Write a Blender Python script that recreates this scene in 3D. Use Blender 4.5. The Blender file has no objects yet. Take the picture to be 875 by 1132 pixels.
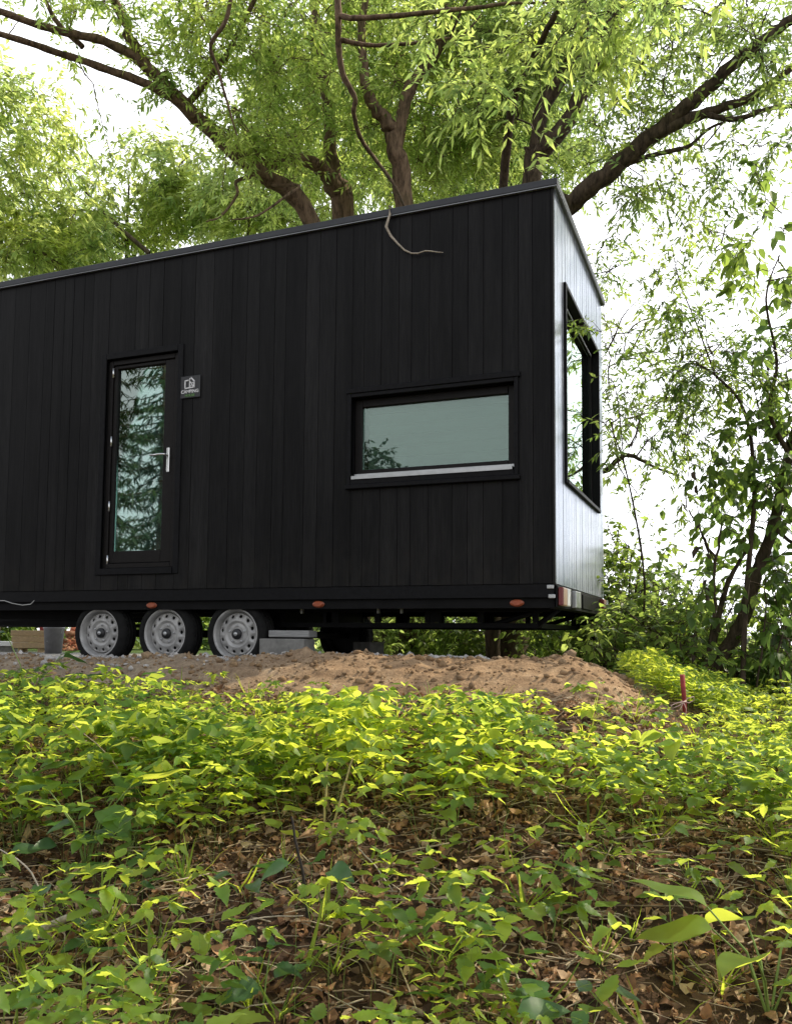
import bpy, math, random
import numpy as np
from mathutils import Vector, Matrix

random.seed(7)
RNG = np.random.default_rng(11)
SC = bpy.context.scene
COL = SC.collection

# ------------------------------------------------------------------ camera model (metres; pad at z=0, house corner at x=0,y=0)
F, PX, PY_ = 950.43, 437.5, 634.02
CAM = np.array([1.1846, -6.0486, 0.2744])
CR = np.array([0.93004228, 0.36735474, 0.00847707])
CU = np.array([0.01904178, -0.07122181, 0.99727873])
CF = np.array([-0.36695882, 0.92734996, 0.07323438])

def at(u, v, d):
    return CAM + d * (CF + CR * (u - PX) / F - CU * (v - PY_) / F)

def pj(P):
    d = np.atleast_2d(P) - CAM
    z = d @ CF
    zz = np.where(np.abs(z) < 1e-3, 1e-3, z)
    return PX + F * (d @ CR) / zz, PY_ - F * (d @ CU) / zz, z

# ------------------------------------------------------------------ noise
def _h(ix, iy, s):
    n = (ix.astype(np.int64) * 374761393 + iy.astype(np.int64) * 668265263 + s * 974634777) & 0xFFFFFFFF
    n = ((n ^ (n >> 13)) * 1274126177) & 0xFFFFFFFF
    return ((n ^ (n >> 16)) & 0xFFFF) / 65535.0

def vnoise(x, y, s=0):
    x = np.asarray(x, float); y = np.asarray(y, float)
    ix, iy = np.floor(x), np.floor(y)
    fx, fy = x - ix, y - iy
    fx = fx * fx * (3 - 2 * fx); fy = fy * fy * (3 - 2 * fy)
    a, b, c, d = _h(ix, iy, s), _h(ix + 1, iy, s), _h(ix, iy + 1, s), _h(ix + 1, iy + 1, s)
    return (a * (1 - fx) + b * fx) * (1 - fy) + (c * (1 - fx) + d * fx) * fy

def fbm(x, y, o=4, s=0):
    t = 0; amp = .5; tot = 0
    for k in range(o):
        t = t + amp * vnoise(x * 2 ** k, y * 2 ** k, s + k * 17); tot += amp; amp *= .5
    return t / tot

def sstep(a, b, x):
    t = np.clip((np.asarray(x, float) - a) / (b - a), 0, 1)
    return t * t * (3 - 2 * t)

# ------------------------------------------------------------------ object helpers
def tag(o, label=None, cat=None, group=None, kind=None):
    if label: o['label'] = label
    if cat: o['category'] = cat
    if group: o['group'] = group
    if kind: o['kind'] = kind
    return o

def thing(name, label, cat, loc=(0, 0, 0), group=None):
    o = bpy.data.objects.new(name, None)
    o.empty_display_size = .2
    COL.objects.link(o); o.location = loc
    return tag(o, label, cat, group)

def wloc(p):
    v = Vector((0, 0, 0))
    while p is not None:
        v += p.location; p = p.parent
    return np.array(v)

def link_mesh(name, me, parent=None, loc=None):
    o = bpy.data.objects.new(name, me)
    COL.objects.link(o)
    if parent is not None: o.parent = parent
    if loc is not None: o.location = loc
    return o

def np_mesh(name, V, tris, mats, midx=None, parent=None, smooth=False, loc=None, attr=None):
    """fast triangle mesh; V in world metres, shifted to the parent's frame"""
    V = np.asarray(V, np.float32)
    off = np.zeros(3)
    if parent is not None: off = wloc(parent)
    elif loc is not None: off = np.array(loc)
    V = (V - off).astype(np.float32)
    tris = np.asarray(tris, np.int32)
    me = bpy.data.meshes.new(name)
    me.vertices.add(len(V)); me.vertices.foreach_set('co', V.ravel())
    k = tris.shape[1]
    me.loops.add(tris.size); me.loops.foreach_set('vertex_index', tris.ravel())
    me.polygons.add(len(tris))
    me.polygons.foreach_set('loop_start', np.arange(0, tris.size, k, dtype=np.int32))
    if midx is not None: me.polygons.foreach_set('material_index', np.asarray(midx, np.int32))
    if smooth: me.polygons.foreach_set('use_smooth', np.ones(len(tris), bool))
    me.update(calc_edges=True)
    if attr is not None:
        a = me.attributes.new('tone', 'FLOAT', 'POINT'); a.data.foreach_set('value', np.asarray(attr, np.float32))
    for m in (mats if isinstance(mats, (list, tuple)) else [mats]): me.materials.append(m)
    return link_mesh(name, me, parent, loc if parent is None else None)

class MB:
    """collects simple solids, built as ONE mesh"""
    def __init__(s): s.v = []; s.f = []; s.t = []; s.sm = []
    def add(s, vs, fs, tone=0.5, sm=False):
        b = len(s.v); s.v += [tuple(map(float, p)) for p in vs]
        s.f += [tuple(i + b for i in q) for q in fs]; s.t += [tone] * len(vs); s.sm += [sm] * len(fs)
    def box(s, x0, x1, y0, y1, z0, z1, tone=0.5, c=0):
        if c <= 0:
            vs = [(x0,y0,z0),(x1,y0,z0),(x1,y1,z0),(x0,y1,z0),(x0,y0,z1),(x1,y0,z1),(x1,y1,z1),(x0,y1,z1)]
            s.add(vs, [(0,3,2,1),(4,5,6,7),(0,1,5,4),(1,2,6,5),(2,3,7,6),(3,0,4,7)], tone); return
        # chamfered box
        X, Y, Z = (x0, x1), (y0, y1), (z0, z1)
        vs = []; idx = {}
        for i in (0, 1):
            for j in (0, 1):
                for k in (0, 1):
                    sx, sy, sz = (1 if i == 0 else -1), (1 if j == 0 else -1), (1 if k == 0 else -1)
                    for a in range(3):
                        p = [X[i] + sx * c, Y[j] + sy * c, Z[k] + sz * c]
                        p[a] = (X[i], Y[j], Z[k])[a]
                        idx[(i, j, k, a)] = len(vs); vs.append(p)
        fs = []
        for a in range(3):
            o1, o2 = [q for q in range(3) if q != a]
            for sgn in (0, 1):
                q = []
                for (m, n) in ((0, 0), (1, 0), (1, 1), (0, 1)):
                    t = [0, 0, 0]; t[a] = sgn; t[o1] = m; t[o2] = n; q.append(idx[(*t, a)])
                fs.append(tuple(q))
        for a in range(3):
            o1, o2 = [q for q in range(3) if q != a]
            for m in (0, 1):
                for n in (0, 1):
                    t0 = [0, 0, 0]; t1 = [0, 0, 0]; t0[o1] = t1[o1] = m; t0[o2] = t1[o2] = n; t1[a] = 1
                    fs.append((idx[(*t0, o1)], idx[(*t1, o1)], idx[(*t1, o2)], idx[(*t0, o2)]))
        for i in (0, 1):
            for j in (0, 1):
                for k in (0, 1): fs.append(tuple(idx[(i, j, k, a)] for a in range(3)))
        s.add(vs, fs, tone)
    def tube(s, pts, rad, n=8, cap=True, tone=.5):
        pts = [np.array(p, float) for p in pts]
        rad = [rad] * len(pts) if np.isscalar(rad) else list(rad)
        vs = []; ref = np.array([0.13, 0.31, 0.94])
        for i, p in enumerate(pts):
            d = pts[min(i + 1, len(pts) - 1)] - pts[max(i - 1, 0)]
            d = d / (np.linalg.norm(d) + 1e-9)
            a = np.cross(d, ref)
            if np.linalg.norm(a) < .1: a = np.cross(d, [1, 0, 0])
            a /= np.linalg.norm(a); b = np.cross(d, a)
            for k in range(n):
                t = 2 * math.pi * k / n
                vs.append(p + rad[i] * (a * math.cos(t) + b * math.sin(t)))
        fs = [(i * n + k, i * n + (k + 1) % n, (i + 1) * n + (k + 1) % n, (i + 1) * n + k) for i in range(len(pts) - 1) for k in range(n)]
        s.add(vs, fs, tone, True)
        if cap:
            s.f.append(tuple(len(s.v) - len(vs) + k for k in range(n))[::-1]); s.sm.append(False)
            s.f.append(tuple(len(s.v) - n + k for k in range(n))); s.sm.append(False)
    def lathe(s, prof, c, n=48, ax='y', closed=False, tone=.5):
        """prof: (radius, height along axis)"""
        vs = []
        for r, h in prof:
            for k in range(n):
                t = 2 * math.pi * k / n
                if ax == 'y': vs.append((c[0] + r * math.cos(t), c[1] + h, c[2] + r * math.sin(t)))
                else: vs.append((c[0] + r * math.cos(t), c[1] + r * math.sin(t), c[2] + h))
        m = len(prof); fs = []
        for i in range(m if closed else m - 1):
            j = (i + 1) % m
            for k in range(n): fs.append((i * n + k, i * n + (k + 1) % n, j * n + (k + 1) % n, j * n + k))
        s.add(vs, fs, tone, True)
    def build(s, name, mats, parent=None, loc=None, fix=True):
        off = wloc(parent) if parent is not None else (np.array(loc) if loc is not None else np.zeros(3))
        me = bpy.data.meshes.new(name)
        me.from_pydata([tuple(np.array(v) - off) for v in s.v], [], s.f)
        me.polygons.foreach_set('use_smooth', s.sm)
        a = me.attributes.new('tone', 'FLOAT', 'POINT'); a.data.foreach_set('value', s.t)
        if fix:
            import bmesh
            bm = bmesh.new(); bm.from_mesh(me); bmesh.ops.recalc_face_normals(bm, faces=bm.faces); bm.to_mesh(me); bm.free()
        me.materials.append(mats)
        return link_mesh(name, me, parent, loc if parent is None else None)

# ------------------------------------------------------------------ materials
def newmat(name):
    m = bpy.data.materials.new(name); m.use_nodes = True
    nt = m.node_tree; nt.nodes.clear()
    out = nt.nodes.new('ShaderNodeOutputMaterial')
    return m, nt, out

def N(nt, t, **k):
    n = nt.nodes.new(t)
    for a, b in k.items():
        if a.startswith('i_'): n.inputs[a[2:].replace('_', ' ')].default_value = b
        else: setattr(n, a, b)
    return n

def ramp(nt, fac, stops, interp='LINEAR'):
    r = nt.nodes.new('ShaderNodeValToRGB'); r.color_ramp.interpolation = interp
    els = r.color_ramp.elements
    while len(els) < len(stops): els.new(.5)
    for e, (p, c) in zip(els, stops): e.position = p; e.color = (*c, 1)
    nt.links.new(fac, r.inputs[0]); return r.outputs[0]

def mapped_noise(nt, scale=(1, 1, 1), ns=5, detail=6, rough=.55, src='Position'):
    if src == 'Position': co = nt.nodes.new('ShaderNodeNewGeometry').outputs['Position']
    else: co = nt.nodes.new('ShaderNodeTexCoord').outputs['Object']
    mp = nt.nodes.new('ShaderNodeMapping'); mp.inputs['Scale'].default_value = scale
    nt.links.new(co, mp.inputs[0])
    n = nt.nodes.new('ShaderNodeTexNoise'); n.inputs['Scale'].default_value = ns; n.inputs['Detail'].default_value = detail
    n.inputs['Roughness'].default_value = rough
    nt.links.new(mp.outputs[0], n.inputs['Vector']); return n.outputs[0]

def bump(nt, h, strength=.4, dist=.01):
    b = nt.nodes.new('ShaderNodeBump'); b.inputs['Strength'].default_value = strength; b.inputs['Distance'].default_value = dist
    nt.links.new(h, b.inputs['Height']); return b.outputs[0]

def mix_rgb(nt, fac, a, b, mode='MIX'):
    m = nt.nodes.new('ShaderNodeMix'); m.data_type = 'RGBA'; m.blend_type = mode
    for v, i in ((fac, 0), (a, 6), (b, 7)):
        if hasattr(v, 'default_value') or hasattr(v, 'is_linked'): nt.links.new(v, m.inputs[i])
        else: m.inputs[i].default_value = v if i == 0 else (*v, 1)
    return m.outputs[2]

def simple(name, col, rough=.6, metal=0, var=.25, ns=14, bmp=.15, spec=.5, scale=(1, 1, 1)):
    m, nt, out = newmat(name)
    p = N(nt, 'ShaderNodeBsdfPrincipled'); p.inputs['Roughness'].default_value = rough
    p.inputs['Metallic'].default_value = metal; p.inputs['Specular IOR Level'].default_value = spec
    n = mapped_noise(nt, scale, ns)
    c = np.array(col)
    nt.links.new(ramp(nt, n, [(.3, tuple(c * (1 - var))), (.7, tuple(np.minimum(c * (1 + var), 1)))]), p.inputs['Base Color'])
    if bmp: nt.links.new(bump(nt, n, bmp, .004), p.inputs['Normal'])
    nt.links.new(p.outputs[0], out.inputs[0]); return m

def leaf_mat(name, cols, trans, tfac=.45, rough=.42, spec=.35):
    m, nt, out = newmat(name)
    g = nt.nodes.new('ShaderNodeNewGeometry')
    k = len(cols)
    stops = [(i / max(k - 1, 1), c) for i, c in enumerate(cols)]
    col = ramp(nt, g.outputs['Random Per Island'], stops)
    n = mapped_noise(nt, (1, 1, 1), 38, 3)
    col = mix_rgb(nt, 1.0, col, ramp(nt, n, [(.3, (.72, .74, .7)), (.7, (1.15, 1.12, 1.1))]), 'MULTIPLY')
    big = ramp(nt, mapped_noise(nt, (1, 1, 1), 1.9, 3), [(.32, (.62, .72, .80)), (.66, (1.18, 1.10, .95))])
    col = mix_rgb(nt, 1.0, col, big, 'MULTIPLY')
    p = N(nt, 'ShaderNodeBsdfPrincipled'); p.inputs['Roughness'].default_value = rough; p.inputs['Specular IOR Level'].default_value = spec
    nt.links.new(col, p.inputs['Base Color'])
    t = nt.nodes.new('ShaderNodeBsdfTranslucent')
    tc = ramp(nt, g.outputs['Random Per Island'], [(0, tuple(np.array(trans) * .6)), (.5, trans), (1, tuple(np.array(trans) * 1.25))])
    tc = mix_rgb(nt, 1.0, tc, big, 'MULTIPLY')
    nt.links.new(tc, t.inputs[0])
    mx = nt.nodes.new('ShaderNodeMixShader'); mx.inputs[0].default_value = tfac
    nt.links.new(p.outputs[0], mx.inputs[1]); nt.links.new(t.outputs[0], mx.inputs[2])
    nt.links.new(mx.outputs[0], out.inputs[0]); return m

def cladding_mat(name='black_stained_larch', spec=.08, r0=.34, r1=.52, bs=.3, sheen=0):
    m, nt, out = newmat(name)
    a = N(nt, 'ShaderNodeAttribute', attribute_name='tone')
    grain = mapped_noise(nt, (34, 34, 1.6), 3.2, 8, .62)
    big = mapped_noise(nt, (2.2, 2.2, .5), 1.3, 4)
    knot = mapped_noise(nt, (6, 6, 3.5), 1.5, 2)
    base = ramp(nt, a.outputs['Fac'], [(0, (.0080, .0079, .0084)), (.5, (.0100, .0099, .0104)), (1, (.0138, .0136, .0142))])
    col = mix_rgb(nt, 1.0, base, ramp(nt, grain, [(.3, (.62, .62, .62)), (.66, (1.5, 1.5, 1.48))]), 'MULTIPLY')
    col = mix_rgb(nt, 1.0, col, ramp(nt, big, [(.3, (.75, .75, .75)), (.7, (1.25, 1.25, 1.25))]), 'MULTIPLY')
    streak = mapped_noise(nt, (11, 11, .35), 1.6, 5, .6)
    col = mix_rgb(nt, 1.0, col, ramp(nt, streak, [(.35, (.82, .82, .82)), (.7, (1.3, 1.29, 1.26))]), 'MULTIPLY')
    sz_ = nt.nodes.new('ShaderNodeSeparateXYZ'); nt.links.new(nt.nodes.new('ShaderNodeNewGeometry').outputs['Position'], sz_.inputs[0])
    md = nt.nodes.new('ShaderNodeMapRange'); md.inputs[1].default_value = 1.15; md.inputs[2].default_value = .66; md.inputs[4].default_value = .55
    nt.links.new(sz_.outputs[2], md.inputs[0])
    dm = nt.nodes.new('ShaderNodeMath'); dm.operation = 'MULTIPLY'; nt.links.new(md.outputs[0], dm.inputs[0]); nt.links.new(ramp(nt, mapped_noise(nt, (1, 1, .6), 7, 8, .7), [(.42, (0, 0, 0)), (.72, (1, 1, 1))]), dm.inputs[1])
    col = mix_rgb(nt, dm.outputs[0], col, (.030, .027, .023))
    p = N(nt, 'ShaderNodeBsdfPrincipled'); p.inputs['Specular IOR Level'].default_value = spec
    p.inputs['Coat Weight'].default_value = 1 if sheen else 0; p.inputs['Coat Roughness'].default_value = .24; p.inputs['Coat IOR'].default_value = 1.5; p.inputs['Coat Tint'].default_value = (.70, .80, 1, 1); nt.links.new(bump(nt, grain, .09 if sheen else 0, .0016), p.inputs['Coat Normal']); p.inputs['Sheen Weight'].default_value = sheen; p.inputs['Sheen Roughness'].default_value = .32; p.inputs['Sheen Tint'].default_value = (.80, .86, 1, 1)
    if sheen: nt.links.new(ramp(nt, grain, [(.3, (sheen * .35,) * 3), (.6, (sheen,) * 3)]), p.inputs['Sheen Weight'])
    nt.links.new(col, p.inputs['Base Color'])
    nt.links.new(ramp(nt, grain, [(.25, (r0,) * 3), (.75, (r1,) * 3)]), p.inputs['Roughness'])
    nt.links.new(bump(nt, grain, bs, .0018), p.inputs['Normal'])
    nt.links.new(p.outputs[0], out.inputs[0]); return m

def glass_mat(name, refl=.14, tint=(.78, .86, .83)):
    m, nt, out = newmat(name)
    fr = N(nt, 'ShaderNodeFresnel'); fr.inputs[0].default_value = 1.52
    ma = N(nt, 'ShaderNodeMath', operation='MULTIPLY_ADD'); ma.inputs[1].default_value = 1.25; ma.inputs[2].default_value = refl - .05; ma.use_clamp = True
    nt.links.new(fr.outputs[0], ma.inputs[0])
    t = N(nt, 'ShaderNodeBsdfTransparent'); t.inputs[0].default_value = (*tint, 1)
    g = N(nt, 'ShaderNodeBsdfGlossy'); g.inputs['Roughness'].default_value = .012; g.inputs[0].default_value = (.84, .98, .90, 1)
    nt.links.new(bump(nt, mapped_noise(nt, (1, 1, 1), 1.6, 1), .05, .01), g.inputs['Normal'])
    mx = N(nt, 'ShaderNodeMixShader')
    nt.links.new(ma.outputs[0], mx.inputs[0]); nt.links.new(t.outputs[0], mx.inputs[1]); nt.links.new(g.outputs[0], mx.inputs[2])
    nt.links.new(mx.outputs[0], out.inputs[0]); return m

def bark_mat(name, c0, c1, moss=(.05, .07, .02), mossf=.35):
    m, nt, out = newmat(name)
    n = mapped_noise(nt, (9, 9, 2.2), 2.5, 9, .68)
    n2 = mapped_noise(nt, (1, 1, 1), 2.3, 4)
    col = ramp(nt, n, [(.34, c0), (.62, c1)])
    col = mix_rgb(nt, ramp(nt, n2, [(.5, (0, 0, 0)), (.72, (mossf,) * 3)]), col, moss)
    p = N(nt, 'ShaderNodeBsdfPrincipled'); p.inputs['Roughness'].default_value = .92; p.inputs['Specular IOR Level'].default_value = .15
    nt.links.new(col, p.inputs['Base Color']); nt.links.new(bump(nt, n, .9, .03), p.inputs['Normal'])
    nt.links.new(p.outputs[0], out.inputs[0]); return m

def island_mat(name, cols, rough=.8, spec=.2, ns=20, bmp=.3, trans=0):
    m, nt, out = newmat(name)
    g = nt.nodes.new('ShaderNodeNewGeometry')
    col = ramp(nt, g.outputs['Random Per Island'], [(i / (len(cols) - 1), c) for i, c in enumerate(cols)])
    n = mapped_noise(nt, (1, 1, 1), ns, 6)
    col = mix_rgb(nt, 1.0, col, ramp(nt, n, [(.3, (.6, .6, .6)), (.7, (1.3, 1.3, 1.3))]), 'MULTIPLY')
    p = N(nt, 'ShaderNodeBsdfPrincipled'); p.inputs['Roughness'].default_value = rough; p.inputs['Specular IOR Level'].default_value = spec
    nt.links.new(col, p.inputs['Base Color']); nt.links.new(bump(nt, n, bmp, .006), p.inputs['Normal'])
    sh = p.outputs[0]
    if trans:
        t = nt.nodes.new('ShaderNodeBsdfTranslucent'); nt.links.new(col, t.inputs[0])
        mx = nt.nodes.new('ShaderNodeMixShader'); mx.inputs[0].default_value = trans
        nt.links.new(sh, mx.inputs[1]); nt.links.new(t.outputs[0], mx.inputs[2]); sh = mx.outputs[0]
    nt.links.new(sh, out.inputs[0]); return m

M = {}
M['clad'] = cladding_mat()
M['clad_end'] = cladding_mat('black_larch_end_sheen', .6, .22, .36, .13, 1.0)  # same boards as the front; sheen and blue tint added for sky glare
M['black'] = simple('black_painted_wood', (.0068, .0068, .0078), .55, var=.35, ns=30, spec=.12)
M['frame'] = simple('dark_brown_black_frame', (.0095, .0082, .0078), .5, var=.25, ns=25, bmp=.08, spec=.16)
M['steel_black'] = simple('black_coated_steel', (.0055, .0055, .006), .6, var=.3, ns=9, bmp=.1, spec=.12)
M['fascia'] = simple('anthracite_metal', (.026, .028, .033), .45, metal=.2, var=.2, ns=6, bmp=.05)
M['trimlight'] = simple('aluminium_edge', (.22, .23, .24), .45, metal=.6, var=.1, bmp=.05)
M['sill'] = simple('aluminium_sill', (.46, .47, .47), .38, metal=.6, var=.12, bmp=.05)
M['chrome'] = simple('brushed_chrome', (.7, .7, .69), .25, metal=.9, var=.06, bmp=0)
M['rubber'] = simple('tyre_rubber', (.0095, .0095, .0092), .85, var=.5, ns=18, bmp=.3, spec=.2)
M['rim'] = simple('silver_painted_steel', (.36, .355, .345), .5, metal=.3, var=.28, ns=9, bmp=.08)
M['rim_dark'] = simple('black_far_rim', (.012, .012, .012), .6, var=.3)  # near-black copy of the rim colour for the far-side wheels
M['hub'] = simple('black_hub', (.012, .012, .013), .45, var=.3)
M['orange'] = simple('amber_lens', (.30, .07, .028), .3, var=.15, ns=60, bmp=.05)
M['red'] = simple('red_lens', (.16, .018, .018), .25, var=.15, ns=60, bmp=.05)
M['amber'] = simple('clear_amber_lens', (.62, .38, .26), .3, var=.15, ns=80, bmp=.05)
M['white'] = simple('white_plastic', (.78, .77, .75), .4, var=.08, ns=30, bmp=.03)
M['glass'] = glass_mat('window_glass', .10)
M['glass_end'] = glass_mat('end_window_glass', .16)
M['glassd'] = glass_mat('door_glass', .26, (.72, .84, .86))
M['lining'] = simple('pale_interior_board', (.66, .72, .71), .7, var=.1, ns=4, scale=(1, 1, 14))
M['lining_floor'] = simple('interior_floor', (.30, .25, .20), .6, var=.2, ns=6)
M['signblack'] = simple('sign_black', (.012, .012, .014), .35, var=.15, bmp=.03)
M['signwhite'] = simple('sign_white', (.75, .75, .75), .5, var=.05, bmp=0)
M['signgreen'] = simple('sign_green', (.10, .22, .06), .5, var=.05, bmp=0)
M['concrete'] = simple('grey_concrete', (.20, .195, .18), .9, var=.25, ns=18, bmp=.5)
M['galv'] = simple('weathered_timber_pad', (.25, .25, .245), .6, var=.2, ns=10, scale=(1, 8, 8))
M['timber'] = simple('sawn_timber', (.42, .30, .16), .75, var=.2, ns=7, scale=(1.5, 9, 9))
M['bucket'] = simple('grey_plastic', (.20, .20, .21), .5, var=.15, bmp=.05)
M['board'] = simple('white_board', (.72, .72, .70), .5, var=.07, bmp=.05)
M['brick'] = island_mat('red_rubble', [(.30, .09, .05), (.36, .17, .09), (.28, .22, .13), (.40, .12, .07)], .9)
M['stake'] = simple('red_painted_stake', (.24, .026, .024), .75, var=.45, ns=28, bmp=.4)
M['string'] = simple('pink_white_tape', (.55, .38, .34), .6, var=.3, ns=50)
M['cable'] = simple('pale_cable', (.4, .4, .38), .5, var=.1)
M['bark'] = bark_mat('willow_bark', (.055, .038, .025), (.24, .165, .108))
M['bark_dark'] = bark_mat('dark_bark', (.028, .021, .016), (.125, .092, .064), mossf=.2)
M['bark_back'] = bark_mat('pale_bark', (.05, .04, .03), (.17, .13, .095), mossf=.2)
M['twig'] = island_mat('dry_twig', [(.07, .05, .035), (.22, .165, .11), (.42, .35, .25), (.13, .09, .06)], .85, bmp=.3)
M['twig_dark'] = simple('dark_twig', (.028, .022, .018), .85, var=.4, ns=40)
M['twig_pale'] = simple('bleached_twig', (.40, .345, .27), .8, var=.3, ns=60)
M['stalk'] = simple('straw_stalk', (.42, .36, .14), .7, var=.25, ns=60)
M['litter'] = island_mat('dry_leaf_litter', [(.04, .024, .016), (.20, .10, .05), (.36, .195, .095), (.60, .44, .28), (.12, .06, .034), (.48, .28, .14)], .72, .3, 24, .4, .2)
M['deadleaf'] = island_mat('curled_dead_leaf', [(.05, .035, .028), (.10, .07, .05), (.07, .05, .04)], .8)
M['stone'] = island_mat('pale_gravel', [(.24, .23, .22), (.36, .345, .325), (.46, .44, .42), (.29, .27, .25)], .85, .3, 40, .3)
M['clod'] = island_mat('soil_clod', [(.22, .14, .075), (.28, .19, .11), (.19, .125, .075), (.34, .25, .155)], .95, .1, 40, .5)
# leaves
M['lf_willow'] = leaf_mat('willow_leaf', [(.08, .145, .034), (.115, .19, .046), (.145, .225, .058)], (.68, .85, .23), .64)  # lightened leaf colours stand in for the sky glare around the crowns
M['lf_willow_d'] = leaf_mat('shade_toned_willow_leaf', [(.06, .115, .032), (.085, .15, .042), (.115, .18, .05)], (.48, .64, .17), .58)  # darker copy of the willow leaf, shade put into its colour
M['lf_yellow'] = leaf_mat('sun_toned_leaf', [(.15, .21, .05), (.20, .26, .065), (.24, .29, .085)], (.76, .89, .30), .67)  # glow of sun through the back trees put into the leaf colour
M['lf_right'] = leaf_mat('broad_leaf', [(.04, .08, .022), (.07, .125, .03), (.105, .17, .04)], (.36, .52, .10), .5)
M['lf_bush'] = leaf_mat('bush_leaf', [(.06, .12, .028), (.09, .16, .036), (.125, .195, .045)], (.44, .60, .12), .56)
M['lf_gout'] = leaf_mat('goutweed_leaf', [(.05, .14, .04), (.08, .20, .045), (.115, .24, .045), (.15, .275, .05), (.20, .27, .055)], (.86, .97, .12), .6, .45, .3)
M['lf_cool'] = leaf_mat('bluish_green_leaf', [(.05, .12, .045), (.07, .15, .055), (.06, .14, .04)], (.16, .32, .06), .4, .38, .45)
M['lf_far'] = leaf_mat('far_tree_leaf', [(.03, .055, .022), (.045, .08, .03), (.06, .10, .036)], (.06, .11, .03), .3)  # plain leaf green for the trees across the clearing
M['stem'] = simple('green_stem', (.15, .22, .05), .6, var=.3, ns=30, bmp=0)

# ------------------------------------------------------------------ terrain
def ground_h(x, y):
    x = np.asarray(x, float); y = np.asarray(y, float)
    t = sstep(.45, 1.25, x)
    pad = -.25 * t
    q = .55 * x + .83 * y
    pad = pad - t * .26 * np.clip(q - 3.2, 0, 30)
    s0 = -.02 - .24 * t
    s = np.clip(-1.5 - y, 0, 3.6)
    sl = s0 + (-.66 - s0) * (s / 2.85)
    sl = np.where(s >= 3.6, s0 + (-.66 - s0) * (3.6 / 2.85), sl)
    z = np.where(y < -1.5, sl, pad)
    z = z + (fbm(x * 1.1 + 5, y * 1.1, 4, 3) - .5) * .14 * sstep(-1.3, -2.2, y)
    z = z + (fbm(x * .8 + 9, y * .8, 3, 8) - .5) * .16 * t
    return z

def axis_coords(lo, hi, step, far):
    a = np.arange(lo, hi + 1e-6, step)
    g = step; out = [a[-1]]
    while out[-1] < far: g *= 1.35; out.append(out[-1] + g)
    g = step; neg = [a[0]]
    while neg[-1] > -far: g *= 1.35; neg.append(neg[-1] - g)
    return np.concatenate([neg[1:][::-1], a, out[1:]])

def grid_mesh(name, xs, ys, zf, mat, smooth=True):
    X, Y = np.meshgrid(xs, ys)
    Z = zf(X, Y)
    V = np.stack([X, Y, Z], -1).reshape(-1, 3)
    nx, ny = len(xs), len(ys)
    i = (np.arange(ny - 1)[:, None] * nx + np.arange(nx - 1)[None]).ravel()
    return np_mesh(name, V, np.stack([i, i + 1, i + nx + 1, i + nx], -1), mat, smooth=smooth)

def ground_mat():
    m, nt, out = newmat('forest_ground')
    geo = nt.nodes.new('ShaderNodeNewGeometry'); sep = nt.nodes.new('ShaderNodeSeparateXYZ')
    nt.links.new(geo.outputs['Position'], sep.inputs[0])
    n1 = mapped_noise(nt, (1, 1, 1), 9, 9, .65); n2 = mapped_noise(nt, (1, 1, 1), 60, 5, .7); n3 = mapped_noise(nt, (1, 1, 1), .8, 4)
    humus = ramp(nt, n1, [(.3, (.02, .013, .009)), (.55, (.07, .042, .025)), (.75, (.17, .105, .06))])
    grav = ramp(nt, n2, [(.3, (.17, .16, .15)), (.7, (.42, .40, .375))])
    grass = ramp(nt, n1, [(.3, (.03, .06, .015)), (.7, (.10, .15, .03))])
    # pad = gravel, slope = humus, beyond = grass
    def rng(sock, a, b):
        r = nt.nodes.new('ShaderNodeMapRange'); r.inputs[1].default_value = a; r.inputs[2].default_value = b; r.interpolation_type = 'SMOOTHSTEP'
        nt.links.new(sock, r.inputs[0]); return r.outputs[0]
    c = mix_rgb(nt, rng(sep.outputs[1], -1.7, -1.3), humus, grav)
    c = mix_rgb(nt, rng(sep.outputs[1], 3.4, 4.6), c, grass)
    f = nt.nodes.new('ShaderNodeMath'); f.operation = 'MULTIPLY'
    nt.links.new(rng(sep.outputs[0], .35, .9), f.inputs[0]); nt.links.new(rng(sep.outputs[1], -2.3, -1.7), f.inputs[1])
    dark = humus
    c = mix_rgb(nt, f.outputs[0], c, dark)
    p = N(nt, 'ShaderNodeBsdfPrincipled'); p.inputs['Roughness'].default_value = .95; p.inputs['Specular IOR Level'].default_value = .15
    nt.links.new(c, p.inputs['Base Color']); nt.links.new(bump(nt, n1, .8, .05), p.inputs['Normal'])
    nt.links.new(p.outputs[0], out.inputs[0]); return m

ground = grid_mesh('ground', axis_coords(-7.5, 4.5, .06, 900), axis_coords(-6, 3.5, .06, 900), ground_h, ground_mat())
tag(ground, 'brown leaf-covered slope and gravel pad running out to the surrounding grass', None, None, 'structure')

# soil bank along the pad edge
def bank_h(x, y):
    g = ground_h(x, y)
    crest = .075 + .05 * sstep(-3.2, -1.2, x) - .055 * sstep(-3.4, -6.2, x)
    mound = .045 * np.exp(-((x - .16) / .28) ** 2 - ((y + 1.0) / .3) ** 2) + .03 * np.exp(-((x + 1.0) / .3) ** 2 - ((y + 1.0) / .35) ** 2)
    prof = sstep(-1.95, -1.05, y) * sstep(-.02, -.35, y)
    endr = sstep(.82, .25, x + .25 * (y + 1.0))
    lump = (fbm(x * 2.2, y * 2.2, 3, 41) - .45) * .12 * sstep(-.6, -1.1, y) + (fbm(x * 9, y * 9, 4, 42) - .5) * .085 * sstep(-.4, -.9, y)
    lump = lump + (np.abs(fbm(x * 5, y * 5, 3, 43) - .5) * -.10 + .02) * sstep(-.6, -1.0, y)
    h = (crest + mound + lump) * prof * endr
    return g + h - .03 * (1 - np.clip(prof * endr * 3, 0, 1))

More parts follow.
